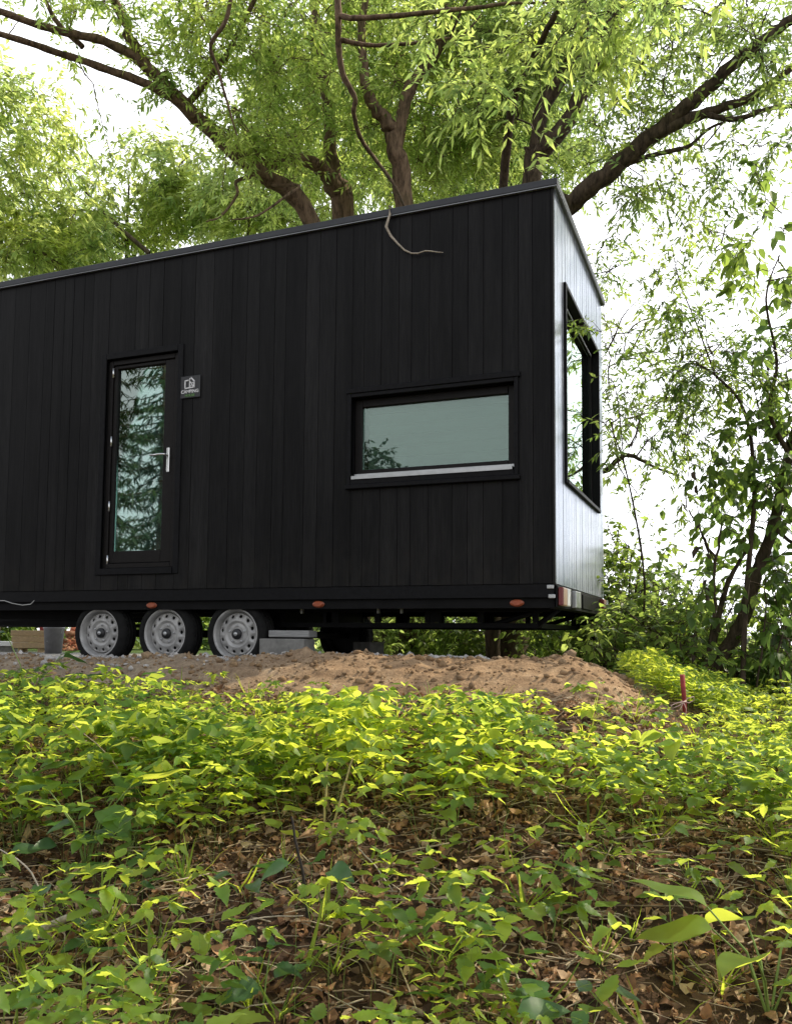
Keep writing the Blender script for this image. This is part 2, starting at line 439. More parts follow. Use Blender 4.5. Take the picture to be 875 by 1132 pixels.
def soil_mat():
    m, nt, out = newmat('bare_soil')
    geo = nt.nodes.new('ShaderNodeNewGeometry'); sep = nt.nodes.new('ShaderNodeSeparateXYZ')
    nt.links.new(geo.outputs['Position'], sep.inputs[0])
    n1 = mapped_noise(nt, (1, 1, 1), 7, 9, .65); n2 = mapped_noise(nt, (1, 1, 1), 55, 6, .7)
    warm = ramp(nt, n1, [(.3, (.20, .125, .07)), (.6, (.40, .27, .16)), (.8, (.54, .41, .27))])
    cool = ramp(nt, n1, [(.3, (.22, .165, .115)), (.6, (.35, .28, .20)), (.8, (.46, .385, .29))])
    grav = ramp(nt, n2, [(.3, (.22, .21, .20)), (.7, (.46, .44, .42))])
    def rng(sock, a, b):
        r = nt.nodes.new('ShaderNodeMapRange'); r.inputs[1].default_value = a; r.inputs[2].default_value = b; r.interpolation_type = 'SMOOTHSTEP'
        nt.links.new(sock, r.inputs[0]); return r.outputs[0]
    c = mix_rgb(nt, rng(sep.outputs[0], -2.6, -.7), cool, warm)  # greyer left and warmer right put shade and sun into the soil colour
    ad = nt.nodes.new('ShaderNodeMath'); ad.operation = 'MULTIPLY_ADD'; ad.inputs[1].default_value = .5
    ad2 = nt.nodes.new('ShaderNodeMath'); ad2.operation = 'MULTIPLY_ADD'; ad2.inputs[1].default_value = -1.2
    nt.links.new(rng(sep.outputs[0], -1.4, -.1), ad2.inputs[0]); nt.links.new(sep.outputs[1], ad2.inputs[2])
    nt.links.new(n1, ad.inputs[0]); nt.links.new(ad2.outputs[0], ad.inputs[2])
    c = mix_rgb(nt, rng(ad.outputs[0], -.66, -.34), c, grav)
    c = mix_rgb(nt, 1.0, c, ramp(nt, n2, [(.3, (.7, .7, .7)), (.7, (1.2, 1.2, 1.2))]), 'MULTIPLY')
    p = N(nt, 'ShaderNodeBsdfPrincipled'); p.inputs['Roughness'].default_value = .97; p.inputs['Specular IOR Level'].default_value = .1
    nt.links.new(c, p.inputs['Base Color']); nt.links.new(bump(nt, n2, .8, .02), p.inputs['Normal'])
    nt.links.new(p.outputs[0], out.inputs[0]); return m

bank = grid_mesh('soil_bank', np.arange(-8.5, 1.3, .022), np.arange(-2.1, .0, .022), bank_h, soil_mat())
tag(bank, 'low bank of freshly dug orange-brown soil along the pad edge', None, None, 'structure')

def surf(x, y):
    g = ground_h(x, y)
    return np.maximum(g, np.where((np.asarray(y) > -2.1) & (np.asarray(y) < 0) & (np.asarray(x) < 1.3), bank_h(x, y), -99))

# ------------------------------------------------------------------ stones and clods
def rocks(name, pts, sizes, mat, label):
    import bmesh
    bm = bmesh.new(); bmesh.ops.create_icosphere(bm, subdivisions=1, radius=1)
    V0 = np.array([v.co[:] for v in bm.verts]); T0 = np.array([[v.index for v in f.verts] for f in bm.faces]); bm.free()
    n = len(pts)
    jit = RNG.uniform(.65, 1.3, (n, len(V0), 1)); sc = RNG.uniform(.6, 1.25, (n, 1, 3)); sc[:, :, 2] *= .75
    ang = RNG.uniform(0, 6.28, n); c, s = np.cos(ang), np.sin(ang)
    V = V0[None] * jit * sc * np.asarray(sizes)[:, None, None]
    X = V[..., 0] * c[:, None] - V[..., 1] * s[:, None]; Y = V[..., 0] * s[:, None] + V[..., 1] * c[:, None]
    V = np.stack([X, Y, V[..., 2]], -1) + np.asarray(pts)[:, None, :]
    T = T0[None] + (np.arange(n) * len(V0))[:, None, None]
    o = np_mesh(name, V.reshape(-1, 3), T.reshape(-1, 3), mat)
    return tag(o, label, None, None, 'stuff')

n = 5200
gx = RNG.uniform(-8.2, .3, n); gy = -.15 - np.abs(RNG.normal(0, .45, n)) * np.where(gx > -1.6, .45, 1); sz = RNG.gamma(3, .0038, n) + .004
keep = (gx < -.4); gx, gy, sz = gx[keep], gy[keep], sz[keep]; n = len(gx)
rocks('gravel', np.stack([gx, gy, surf(gx, gy) + sz * .3], -1), sz, M['stone'], 'pale grey gravel scattered along the pad in front of the wheels')
n = 5200
gx = RNG.uniform(-7.5, .9, n); gy = RNG.uniform(-1.95, -.55, n); sz = RNG.gamma(1.5, .0048, n) + .003
rocks('soil_clods', np.stack([gx, gy, surf(gx, gy) + sz * .2], -1), sz, M['clod'], 'loose crumbs of soil over the dug bank')

# ------------------------------------------------------------------ THE HOUSE
L, W, ZB, ZT = 7.25, 2.39, .66, 3.61
house = thing('tiny_house', 'long black timber-clad tiny house on a triple-axle trailer', 'tiny house', (-L / 2, W / 2, 0))
DOOR = (-3.995, -3.235, .845, 2.715)
WIN = (-1.59, -.29, 1.49, 2.14)
EWIN = (.40, 2.05, 1.47, 2.965)

def wall_strips(a0, a1, openings, z0, z1, wmin, wmax, seed, gap=.0036):
    """plank rectangles (a from, a to, z from, z to, tone) of a boarded wall with openings"""
    r = random.Random(seed); out = []; a = a0
    while a < a1 - 1e-6:
        w = r.choice([wmin, wmin * 1.15, (wmin + wmax) / 2, wmax])
        b = min(a + w, a1)
        if a1 - b < .05: b = a1
        tone = min(1, max(0, r.gauss(.45, .25)))
        cuts = sorted({a + gap / 2, b - gap / 2} | {c for o in openings for c in (o[0], o[1]) if a + gap / 2 < c < b - gap / 2})
        for p, q in zip(cuts[:-1], cuts[1:]):
            segs = [(z0, z1)]
            for o in openings:
                if p >= o[0] - 1e-6 and q <= o[1] + 1e-6:
                    segs = [t for s in segs for t in ((s[0], min(s[1], o[2])), (max(s[0], o[3]), s[1])) if t[1] - t[0] > 1e-4]
            for s in segs: out.append((p, q, s[0], s[1], tone, r.uniform(0, .0035)))
        a = b
    return out

clad = MB()
for p, q, z0, z1, tn, pr in wall_strips(-L, -.0215, [DOOR, WIN], ZB, ZT - .03, .105, .185, 3): clad.box(p, q, -pr, .022, z0, z1, tn)
clad.box(-.019, .0, -.004, .022, ZB, ZT - .03, .6)
clad.build('cladding', M['clad'], house)
rcl = MB()
ecl = MB()
for p, q, z0, z1, tn, pr in wall_strips(.024, W - .0, [EWIN], ZB, ZT - .03, .085, .13, 5, .0065): ecl.box(-.022, pr * .5, p, q, z0, z1, tn)
ecl.build('end_cladding', M['clad_end'], house)['label'] = 'end wall boards with a pale sky sheen put into their finish'
for p, q, z0, z1, tn, pr in wall_strips(-L, -.03, [], ZB, ZT - .03, .12, .185, 6): rcl.box(p, q, W - .022, W + pr, z0, z1, tn)
rcl.build('rear_cladding', M['clad'], house)
# wall core (outer shell behind the boards) around the openings
def ring(mb, a0, a1, z0, z1, o, put):
    put(mb, a0, o[0], z0, z1); put(mb, o[1], a1, z0, z1); put(mb, o[0], o[1], z0, o[2]); put(mb, o[0], o[1], o[3], z1)
core = MB()
fput = lambda m, a, b, z0, z1: m.box(a, b, .026, .10, z0, z1)
ring(core, -L, -2.6, ZB + .004, ZT - .04, DOOR, fput)
ring(core, -2.6, -.026, ZB + .004, ZT - .04, WIN, fput)
eput = lambda m, a, b, z0, z1: m.box(-.10, -.026, a, b, z0, z1)
ring(core, .10, W - .026, ZB + .004, ZT - .04, EWIN, eput)
core.box(-L, -.10, W - .10, W - .026, ZB + .004, ZT - .04)
core.box(-L, -L + .07, .10, W - .10, ZB + .004, ZT - .04)
core.build('wall_shell', M['black'], house)
lin = MB()
lput = lambda m, a, b, z0, z1: m.box(a, b, .103, .118, z0, z1)
ring(lin, -L + .08, -2.6, .82, 3.42, DOOR, lput); ring(lin, -2.6, -.12, .82, 3.42, WIN, lput)
lput2 = lambda m, a, b, z0, z1: m.box(-.118, -.103, a, b, z0, z1)
ring(lin, .12, W - .12, .82, 3.42, EWIN, lput2)
z = .82
while z < 3.4:
    lin.box(-L + .08, -.12, W - .125, W - .103, z, min(z + .138, 3.42)); z += .142
lin.box(-L + .08, -.12, .12, W - .12, 3.425, 3.45)
lin.box(-4.62, -4.56, .12, W - .13, .82, 3.42)
lin.build('interior_wall', M['lining'], house)
fl = MB(); fl.box(-L + .08, -.12, .12, W - .12, .78, .815); fl.build('interior_floor', M['lining_floor'], house)
idr = MB(); idr.box(-4.50, -2.95, .98, 1.01, .82, 3.40); idoor = idr.build('inner_partition', M['lining'], house)
h = MB(); h.box(-4.215, -4.185, .968, .979, 1.66, 1.88); h.tube([(-4.20, .97, 1.80), (-4.20, .93, 1.80), (-4.06, .93, 1.79)], .011, 8)
h.build('lever_handle', M['hub'], idoor)
fu = MB(); fu.box(-1.25, -1.10, W - .19, W - .13, 1.78, 2.02, c=.01); fu.build('wall_lamp', M['white'], house)

# roof and fascia
rf = MB(); rf.box(-L - .02, .004, -.004, W + .004, ZT - .028, ZT - .004, .5); rf.build('roof', M['fascia'], house)
fa = MB()
fa.box(-L - .03, .034, -.034, -.012, ZT - .048, ZT + .004, c=.003); fa.box(.012, .034, -.0115, W + .012, ZT - .048, ZT + .004, c=.003)
fa.box(-L - .03, .034, W + .0125, W + .034, ZT - .048, ZT + .004, c=.003)
fascia = fa.build('roof_edge_trim', M['fascia'], house)
dr = MB(); dr.box(-L - .03, .031, -.031, -.006, ZT - .056, ZT - .0495); dr.box(.0115, .031, -.005, W, ZT - .056, ZT - .0495)
dr.build('drip_edge', M['trimlight'], fascia)

# door
d0, d1, z0, z1 = DOOR
fr = MB()
door = fr
fr.box(d0 + .004, d0 + .05, .018, .085, z0 + .004, z1 - .004, c=.004); fr.box(d1 - .05, d1 - .004, .018, .085, z0 + .004, z1 - .004, c=.004)
fr.box(d0 + .052, d1 - .052, .018, .085, z1 - .048, z1 - .004, c=.004); fr.box(d0 + .052, d1 - .052, .018, .085, z0 + .004, z0 + .046, c=.004)
# leaf
lx0, lx1, lz0, lz1 = d0 + .055, d1 - .055, z0 + .050, z1 - .052
gx0, gx1, gz0, gz1 = -3.905, -3.395, 1.0, 2.635
fr.box(lx0, gx0, .032, .09, lz0, lz1, c=.004); fr.box(gx1, lx1, .032, .09, lz0, lz1, c=.004)
fr.box(gx0 + .001, gx1 - .001, .032, .09, lz0, gz0, c=.004); fr.box(gx0 + .001, gx1 - .001, .032, .09, gz1, lz1, c=.004)
door = fr.build('door', M['frame'], house)
door['label'] = 'narrow black-framed glass door with silver handle'
ca = MB()
cw = .055
ca.box(d0 - cw, d0, -.016, .016, z0 - cw, z1 + cw, c=.004); ca.box(d1, d1 + cw, -.016, .016, z0 - cw, z1 + cw, c=.004)
ca.box(d0 + .001, d1 - .001, -.018, .016, z1, z1 + cw, c=.004); ca.box(d0 + .001, d1 - .001, -.024, .016, z0 - cw, z0, c=.004)
ca.build('casing', M['black'], door)
gl = MB(); gl.box(gx0 + .001, gx1 - .001, .058, .064, gz0, gz1); gl.build('glass_pane', M['glassd'], door)
sp = MB()
for a, b, c, d in ((gx0, gx0 + .014, gz0, gz1), (gx1 - .008, gx1, gz0, gz1), (gx0 + .014, gx1 - .008, gz0, gz0 + .008), (gx0 + .014, gx1 - .008, gz1 - .008, gz1)): sp.box(a, b, .067, .078, c, d)
sp.build('glazing_spacer', M['trimlight'], door)
hd = MB(); hd.box(-3.352, -3.322, .018, .031, 1.668, 1.885, c=.005); hd.tube([(-3.337, .02, 1.815), (-3.337, -.035, 1.815), (-3.36, -.04, 1.815), (-3.475, -.04, 1.812)], .0095, 10)
hd.build('handle', M['chrome'], door)
for hz in (2.60, 1.98, 1.40, .92):
    hg = MB(); hg.tube([(d0 + .052, .02, hz - .045), (d0 + .052, .02, hz + .045)], .0085, 10); hg.build('hinge', M['chrome'], door)

# side window
def side_window():
    a0, a1, z0, z1 = WIN
    fr = MB(); g0, g1, gz0, gz1 = -1.525, -.35, 1.575, 2.075
    fr.box(a0 + .003, g0, .05, .10, z0 + .003, z1 - .003, c=.004); fr.box(g1, a1 - .003, .05, .10, z0 + .003, z1 - .003, c=.004)
    fr.box(g0 + .001, g1 - .001, .05, .10, gz1, z1 - .003, c=.004); fr.box(g0 + .001, g1 - .001, .05, .10, z0 + .003, gz0, c=.004)
    w = fr.build('window', M['frame'], house); w['label'] = 'wide low side window with black casing and silver sill'
    ca = MB(); cw = .03
    ca.box(a0 - cw, a0, -.028, .020, z0 - cw - .01, z1 + cw, c=.003); ca.box(a1, a1 + cw, -.028, .020, z0 - cw - .01, z1 + cw, c=.003)
    ca.box(a0 - cw - .012, a1 + cw + .012, -.034, .020, z1 + cw + .001, z1 + cw + .045, c=.004)
    ca.box(a0 + .001, a1 - .001, -.026, .020, z1, z1 + cw, c=.003)
    ca.box(a0 - cw - .012, a1 + cw + .012, -.04, .020, z0 - cw - .045, z0 - cw - .011, c=.004)
    ca.box(a0 + .001, a1 - .001, -.026, .020, z0 - cw - .010, z0, c=.003)
    ca.build('casing', M['black'], w)
    gl = MB(); gl.box(g0 + .001, g1 - .001, .074, .080, gz0, gz1); gl.build('glass_pane', M['glass'], w)
    sp = MB()
    for a, b, c, d in ((g0, g0 + .010, gz0, gz1), (g1 - .008, g1, gz0, gz1), (g0 + .010, g1 - .008, gz0, gz0 + .010), (g0 + .010, g1 - .008, gz1 - .007, gz1)): sp.box(a, b, .083, .095, c, d)
    sp.build('glazing_spacer', M['trimlight'], w)
    si = MB(); si.box(a0 + .012, a1 - .012, -.030, .048, 1.508, 1.516); si.box(a0 + .012, a1 - .012, -.034, -.0265, 1.490, 1.514); si.box(a0 + .012, a1 - .012, .028, .049, 1.517, 1.540)
    si.build('sill', M['sill'], w)
    bl = MB()  # boards added close behind the glass, standing in for the panelled inner wall
    [bl.box(-1.50, -.37, .128 + .002 * (q % 2), .134, 1.50 + q * .088, 1.50 + q * .088 + .0855) for q in range(7)]; bl.build('window_backing_boards', M['backing'], w)
M['backing'] = simple('grey_green_boards', (.16, .20, .178), .9, var=.12, ns=3, scale=(1, 1, 5), bmp=.05)
side_window()

# end window
def end_window():
    b0, b1, z0, z1 = EWIN
    fr = MB(); g0, g1, gz0, gz1 = b0 + .035, b1 - .035, z0 + .035, z1 - .035
    fr.box(-.085, -.050, b0 + .003, g0, z0 + .003, z1 - .003, c=.002); fr.box(-.085, -.050, g1, b1 - .003, z0 + .003, z1 - .003, c=.002)
    fr.box(-.085, -.050, g0 + .001, g1 - .001, z0 + .003, gz0, c=.002); fr.box(-.085, -.050, g0 + .001, g1 - .001, gz1, z1 - .003, c=.002)
    w = fr.build('window', M['frame'], house); w['label'] = 'tall end window reflecting the white sky'
    ca = MB(); cw = .03
    ca.box(-.049, .022, b0 - cw, b0 + .002, z0 - cw, z1 + cw, c=.003); ca.box(-.049, .022, b1 - .002, b1 + cw, z0 - cw, z1 + cw, c=.003)
    ca.box(-.049, .022, b0 + .003, b1 - .003, z1 - .002, z1 + cw, c=.003); ca.box(-.049, .030, b0 + .003, b1 - .003, z0 - cw, z0 + .002, c=.003)
    ca.build('casing', M['black'], w)
    gl = MB(); gl.box(-.066, -.060, g0 + .001, g1 - .001, gz0, gz1); gl.build('glass_pane', M['glass_end'], w)
    sp = MB(); sp.box(-.049, -.043, g0, g1, gz1 - .004, gz1 + .010); sp.build('drip_strip', M['sill'], w)
    cu = MB()
    k = 40; vs = []
    for i in range(k + 1):
        y = .52 + 0.85 * i / k; xx = -.20 + .03 * math.sin(i * 1.3)
        vs += [(xx, y, 1.0), (xx, y, 3.35)]
    cu.add(vs, [(2 * i, 2 * i + 2, 2 * i + 3, 2 * i + 1) for i in range(k)], .5, True); cu.build('curtain', M['white'], w)
end_window()

# wall sign
sb = MB(); sb.box(-3.196, -3.000, -.018, -.006, 2.285, 2.478, c=.004)
sign = sb.build('wall_sign', M['signblack'], house); sign['label'] = 'small square black sign with white house logo beside the door'
lg = MB(); yy = (-.0225, -.0185)
def bar(p, q, w):
    p, q = np.array(p), np.array(q); d = (q - p) / np.linalg.norm(q - p); nrm = np.array([-d[1], d[0]]) * w / 2
    c = [p - nrm, q - nrm, q + nrm, p + nrm]
    vs = [(a[0], yy[0], a[1]) for a in c] + [(a[0], yy[1], a[1]) for a in c]
    lg.add(vs, [(0, 1, 2, 3), (7, 6, 5, 4), (0, 4, 5, 1), (1, 5, 6, 2), (2, 6, 7, 3), (3, 7, 4, 0)])
bx, bz = -3.10, 2.405
for p, q, w in (((bx - .048, bz - .036), (bx - .048, bz + .030), .010), ((bx - .053, bz - .036), (bx + .044, bz - .030), .010), ((bx - .053, bz + .030), (bx + .0, bz + .034), .010),
                ((bx - .012, bz + .030), (bx + .012, bz + .054), .011), ((bx + .008, bz + .056), (bx + .048, bz + .018), .011), ((bx + .043, bz - .034), (bx + .043, bz + .022), .010),
                ((bx - .002, bz - .030), (bx - .002, bz + .034), .008), ((bx + .006, bz + .018), (bx + .036, bz - .024), .009), ((bx + .010, bz - .022), (bx + .030, bz + .014), .006)): bar(p, q, w)
lg.build('house_logo', M['signwhite'], sign)
def text(body, size, x, zc, mat, name, parent):
    cu = bpy.data.curves.new(name, 'FONT'); cu.body = body; cu.size = size; cu.extrude = .0015; cu.align_x = 'CENTER'; cu.offset = .0007
    t = bpy.data.objects.new('lettering_source', cu); COL.objects.link(t)
    bpy.context.view_layer.update()
    dg = bpy.context.evaluated_depsgraph_get()
    me = bpy.data.meshes.new_from_object(t.evaluated_get(dg)); bpy.data.objects.remove(t)
    me.transform(Matrix.Translation((x, -.0205, zc)) @ Matrix.Rotation(math.pi / 2, 4, 'X'))
    me.transform(Matrix.Translation(-Vector(wloc(parent))))
    me.materials.clear(); me.materials.append(mat)
    return link_mesh(name, me, parent)
text('CAMPING', .040, -3.098, 2.327, M['signwhite'], 'lettering', sign)
text('HOUSE', .030, -3.098, 2.297, M['signgreen'], 'lettering', sign)

# underside: skirt, rails, truss
sk = MB()
sk.box(-L, -.012, .004, .03, .562, ZB - .004); sk.box(-.032, -.006, .032, W - .03, .600, ZB - .004); sk.box(-L, -.034, W - .03, W - .004, .562, ZB - .004)
sk.build('skirt_board', M['black'], house)
ud = MB(); ud.box(-L, -.035, .032, W - .032, .60, ZB); ud.build('underfloor', M['steel_black'], house)
ch = MB()
ch.box(-L, -.02, .034, .075, .488, .560); ch.box(-L, -.02, W - .075, W - .034, .488, .560)
for yb in (.36, W - .40):
    ch.box(-L, -.06, yb, yb + .05, .472, .598)
    ch.box(-2.45, -.20, yb + .003, yb + .047, .347, .385); ch.box(-L, -4.42, yb + .003, yb + .047, .352, .392)
    x = -.225
    while x > -2.4: ch.box(x - .022, x + .022, yb + .005, yb + .045, .386, .471); x -= .43
    ch.box(-1.06, -.98, yb + .005, yb + .045, .386, .471); ch.box(-2.0, -1.86, yb + .005, yb + .045, .386, .471)
    ch.box(-L, -4.42, yb + .015, yb + .035, .41, .471)
    ch.tube([(-.21, yb + .025, .366), (-.04, yb + .025, .50)], .022, 6); ch.tube([(-.56, yb + .025, .37), (-.10, yb + .025, .51)], .02, 6)
ch.box(-.225, -.185, .41, W - .40, .349, .383)
for x in (-.25, -1.2, -2.2, -4.7, -5.6, -6.6): ch.box(x - .03, x + .03, .08, W - .08, .53, .597)
ch.box(-.055, -.012, .036, W - .036, .486, .598)
ch.tube([(-.21, W - .40, .366), (-.03, W - .1, .50)], .022, 6)
chassis = ch.build('chassis', M['steel_black'], house)
ax = MB()
for x in (-4.048, -3.350, -2.652):
    ax.tube([(x, .10, .285), (x, W - .10, .285)], .035, 10); ax.box(x - .05, x + .05, .28, .34, .28, .56); ax.box(x - .05, x + .05, W - .34, W - .28, .28, .56)
ax.box(-2.42, -2.36, .40, W - .40, .36, .52)
ax.build('axle', M['steel_black'], house)
# small pale metal brackets
br = MB()
for x in (-2.19, -1.50, -1.30):
    br = MB(); br.box(x, x + .016, .326, .356, .46, .53); br.build('steel_tab', M['sill'], house)

# wheels
def wheel(x, side):
    s = -1 if side == 'near' else 1
    yc = .155 if side == 'near' else W - .155
    c = (x, yc, .285)
    e = bpy.data.objects.new('wheel', None); COL.objects.link(e); e.parent = house
    e.location = Vector(c) - Vector(wloc(house)); e.empty_display_size = .1
    ty = MB(); hw = .098
    prof = [(.205, s * (hw - .028)), (.212, s * (hw - .006)), (.236, s * hw), (.262, s * (hw - .006)), (.276, s * (hw - .022)), (.285, s * (hw - .038)),
            (.285, s * .045), (.277, s * .043), (.277, s * .035), (.285, s * .033), (.285, s * .005), (.277, s * .003), (.277, -s * .005), (.285, -s * .007), (.285, -s * .035), (.277, -s * .037), (.277, -s * .045), (.285, -s * .047),
            (.285, -s * (hw - .038)), (.276, -s * (hw - .022)), (.262, -s * (hw - .006)), (.236, -s * hw), (.212, -s * (hw - .006)), (.205, -s * (hw - .028))]
    ty.lathe(prof, c, 64)
    for k in range(44):   # shoulder blocks of the tread
        t = 2 * math.pi * k / 44; R0 = .2855
        for ss in (1, -1):
            p = [(R0 - .010, hw - .030), (R0 + .0035, hw - .046), (R0 + .0035, hw - .052), (R0 - .012, hw - .052)]
            vs = []
            for dt in (-.042, .042):
                for r, hh in p: vs.append((c[0] + r * math.cos(t + dt), c[1] + ss * hh, c[2] + r * math.sin(t + dt)))
            ty.add(vs, [(0, 1, 2, 3), (7, 6, 5, 4), (0, 4, 5, 1), (1, 5, 6, 2), (2, 6, 7, 3), (3, 7, 4, 0)])
    ty.build('tyre', M['rubber'], e)
    rm = MB()
    rimmat = M['rim'] if side == 'near' else M['rim_dark']
    f0 = s * (hw - .012)
    dish0 = f0 - s * .040; spin = random.uniform(0, .5)
    # lip, well and barrel
    rm.lathe([(.203, f0 - s * .02), (.213, f0 - s * .004), (.213, f0 + s * .004), (.207, f0 + s * .007), (.196, f0 + s * .001), (.190, f0 - s * .012), (.186, f0 - s * .030), (.180, f0 - s * .062), (.1725, f0 - s * .064)], c, 64)
    rm.lathe([(.180, f0 - s * .062), (.178, -s * .06), (.203, -s * .08)], c, 64)
    rm.lathe([(.1725, f0 - s * .064), (.1722, f0 - s * .046), (.172, dish0)], c, 64)
    # disc with 12 holes: sectors around round openings
    r1, r2, nh, k = .122, .172, 12, 16
    def dish(r): return f0 - s * .040 + s * .016 * math.sin(min(1, max(0, (.172 - r) / .05)) * math.pi / 2)
    for hI in range(nh):
        th = 2 * math.pi * hI / nh + spin; half = math.pi / nh
        outer = []; inner = []
        for q in range(k):
            a = 2 * math.pi * q / k + math.pi / 4
            ca_, sa_ = math.cos(a), math.sin(a); m = max(abs(ca_), abs(sa_))
            outer.append((.147 + .025 * ca_ / m, th + half * sa_ / m))
            rr = .147 + .0135 * ca_; inner.append((rr, th + .0155 * sa_ / .147))
        vs = [(c[0] + r * math.cos(t), c[1] + dish(r), c[2] + r * math.sin(t)) for r, t in outer + inner]
        vs += [(c[0] + r * math.cos(t), c[1] + dish(r) - s * .012, c[2] + r * math.sin(t)) for r, t in inner]
        fs = [(q, (q + 1) % k, k + (q + 1) % k, k + q) for q in range(k)] + [(k + q, k + (q + 1) % k, 2 * k + (q + 1) % k, 2 * k + q) for q in range(k)]
        rm.add(vs, fs, .5, True)
    rm.lathe([(.122, dish(.122)), (.114, f0 - s * .020), (.104, f0 - s * .022), (.096, f0 - s * .034), (.084, f0 - s * .034), (.072, f0 - s * .026), (.060, f0 - s * .030), (.045, f0 - s * .030), (.02, f0 - s * .030)], c, 48)
    rim = rm.build('rim', rimmat, e)
    for q in range(5):
        bt = MB(); t = 2 * math.pi * q / 5 + spin; bt.lathe([(.0085, f0 - s * .03), (.0085, f0 - s * .017), (.0, f0 - s * .015)], (c[0] + .072 * math.cos(t), c[1], c[2] + .072 * math.sin(t)), 8)
        bt.build('wheel_bolt', M['sill'] if side == 'near' else M['hub'], e)
    hb = MB(); hb.lathe([(.044, f0 - s * .034), (.044, f0 - s * .012), (.038, f0 - s * .007), (.027, f0 - s * .006), (.025, f0 - s * .001), (0, f0)], c, 32); hb.build('hub', M['hub'], e)
    hc = MB(); hc.lathe([(.017, f0 - s * .0005), (.016, f0 + s * .004), (0, f0 + s * .005)], c, 24); hc.build('hub_cap', M['sill'] if side == 'near' else M['hub'], e)
    dk = MB(); dk.lathe([(.176, 0), (.02, 0)], (c[0], c[1] + s * .015, c[2]), 48); dk.build('brake_drum', M['hub'], e)
for x in (-4.048, -3.350, -2.652): wheel(x, 'near')
for x in (-4.048, -3.350, -2.652): wheel(x, 'far')

# marker lights on the rail
for x in (-.283, -1.874, -3.463):
    mk = MB(); n_ = 24
    for (rx_, rz_, y0_, y1_) in ((.052, .026, .033, .024), (.044, .020, .0235, .010)):
        vs = []
        for yv, sc_ in ((y0_, 1), (y1_ + .003, 1), (y1_, .82)):
            for q in range(n_): t = 2 * math.pi * q / n_; vs.append((x + rx_ * sc_ * math.cos(t), yv, .524 + rz_ * sc_ * math.sin(t)))
        mk.add(vs, [(a * n_ + q, a * n_ + (q + 1) % n_, (a + 1) * n_ + (q + 1) % n_, (a + 1) * n_ + q) for a in range(2) for q in range(n_)] + [tuple(2 * n_ + q for q in range(n_))], .5)
    mk.build('marker_light', M['orange'], house)
# rear light board
rb = MB(); rb.box(-.004, .012, .02, W - .02, .49, .648, c=.003); lb = rb.build('light_board', M['steel_black'], house)
for y0_, y1_, mt, nm in ((.03, .058, 'red', 'red_lens'), (.060, .20, 'amber', 'amber_lens'), (.202, .34, 'white', 'clear_lens'), (.56, .78, 'sill', 'plate_bracket'), (2.02, 2.06, 'red', 'red_lens'), (2.062, 2.2, 'amber', 'amber_lens'), (2.202, 2.33, 'white', 'clear_lens')):
    b = MB(); b.box(.013, .05, y0_, y1_, .505, .635, c=.006); b.build(nm, M[mt], lb)
b = MB(); b.box(.013, .022, 1.05, 1.57, .515, .63, c=.002); b.build('number_plate_holder', M['steel_black'], lb)
for z0_, x0_ in ((.622, -.06), (.555, -.05)):
    b = MB(); b.box(x0_, x0_ + .05, -.006, .003, z0_, z0_ + .028, c=.004); b.build('corner_reflector', M['sill'], house)
# steady leg at the far corner
sl_ = MB(); gz = float(ground_h(np.array(-.01), np.array(2.0)))
sl_.tube([(-.072, 2.0, .50), (-.02, 2.0, gz + .02)], .018, 10); sl_.tube([(-.072, 2.0, .50), (-.045, 2.0, .25)], .025, 10); sl_.box(-.08, .04, 1.94, 2.06, gz - .01, gz + .025, c=.004)
sl_.build('corner_steady_leg', M['steel_black'], house)
# loose cable below the skirt
cb = MB(); cb.tube([at(-30, 664, 7.85), at(5, 664, 7.8), at(14, 667, 7.75), at(25, 669, 7.72), at(34, 668, 7.7), at(38, 664, 7.68)], .004, 6); cb.build('cable', M['cable'], house)

# ------------------------------------------------------------------ blocks and clutter around the trailer
def put_block(name, label, x, y, rz, sx, sy, sz, mat, cat, group=None, z=None, holes=False):
    zz = float(surf(np.array(x), np.array(y))) - .005 if z is None else z
    t = MB(); t.box(-sx / 2, sx / 2, -sy / 2, sy / 2, 0, sz, c=.006)
    o = t.build(name, mat); o.location = (x, y, zz); o.rotation_euler = (0, 0, rz)
    return tag(o, label, cat, group)
p = at(317, 728, 6.95)
put_block('concrete_block', 'grey concrete block standing right behind the rearmost near wheel', p[0], p[1], .02, .40, .2, .27 - .02, M['concrete'], 'concrete block', 'concrete blocks under the trailer', z=.0)
put_block('timber_pad', 'pale grey timber pad lying on the concrete block beside the tyre', p[0] + .04, p[1] + .02, .03, .36, .16, .055, M['galv'], 'timber pad', z=.262)
p = at(407, 728, 8.5)
put_block('concrete_block', 'smaller concrete block farther under the house with one sunlit face', p[0], p[1], -.35, .24, .2, .22, M['concrete'], 'concrete block', 'concrete blocks under the trailer', z=0)

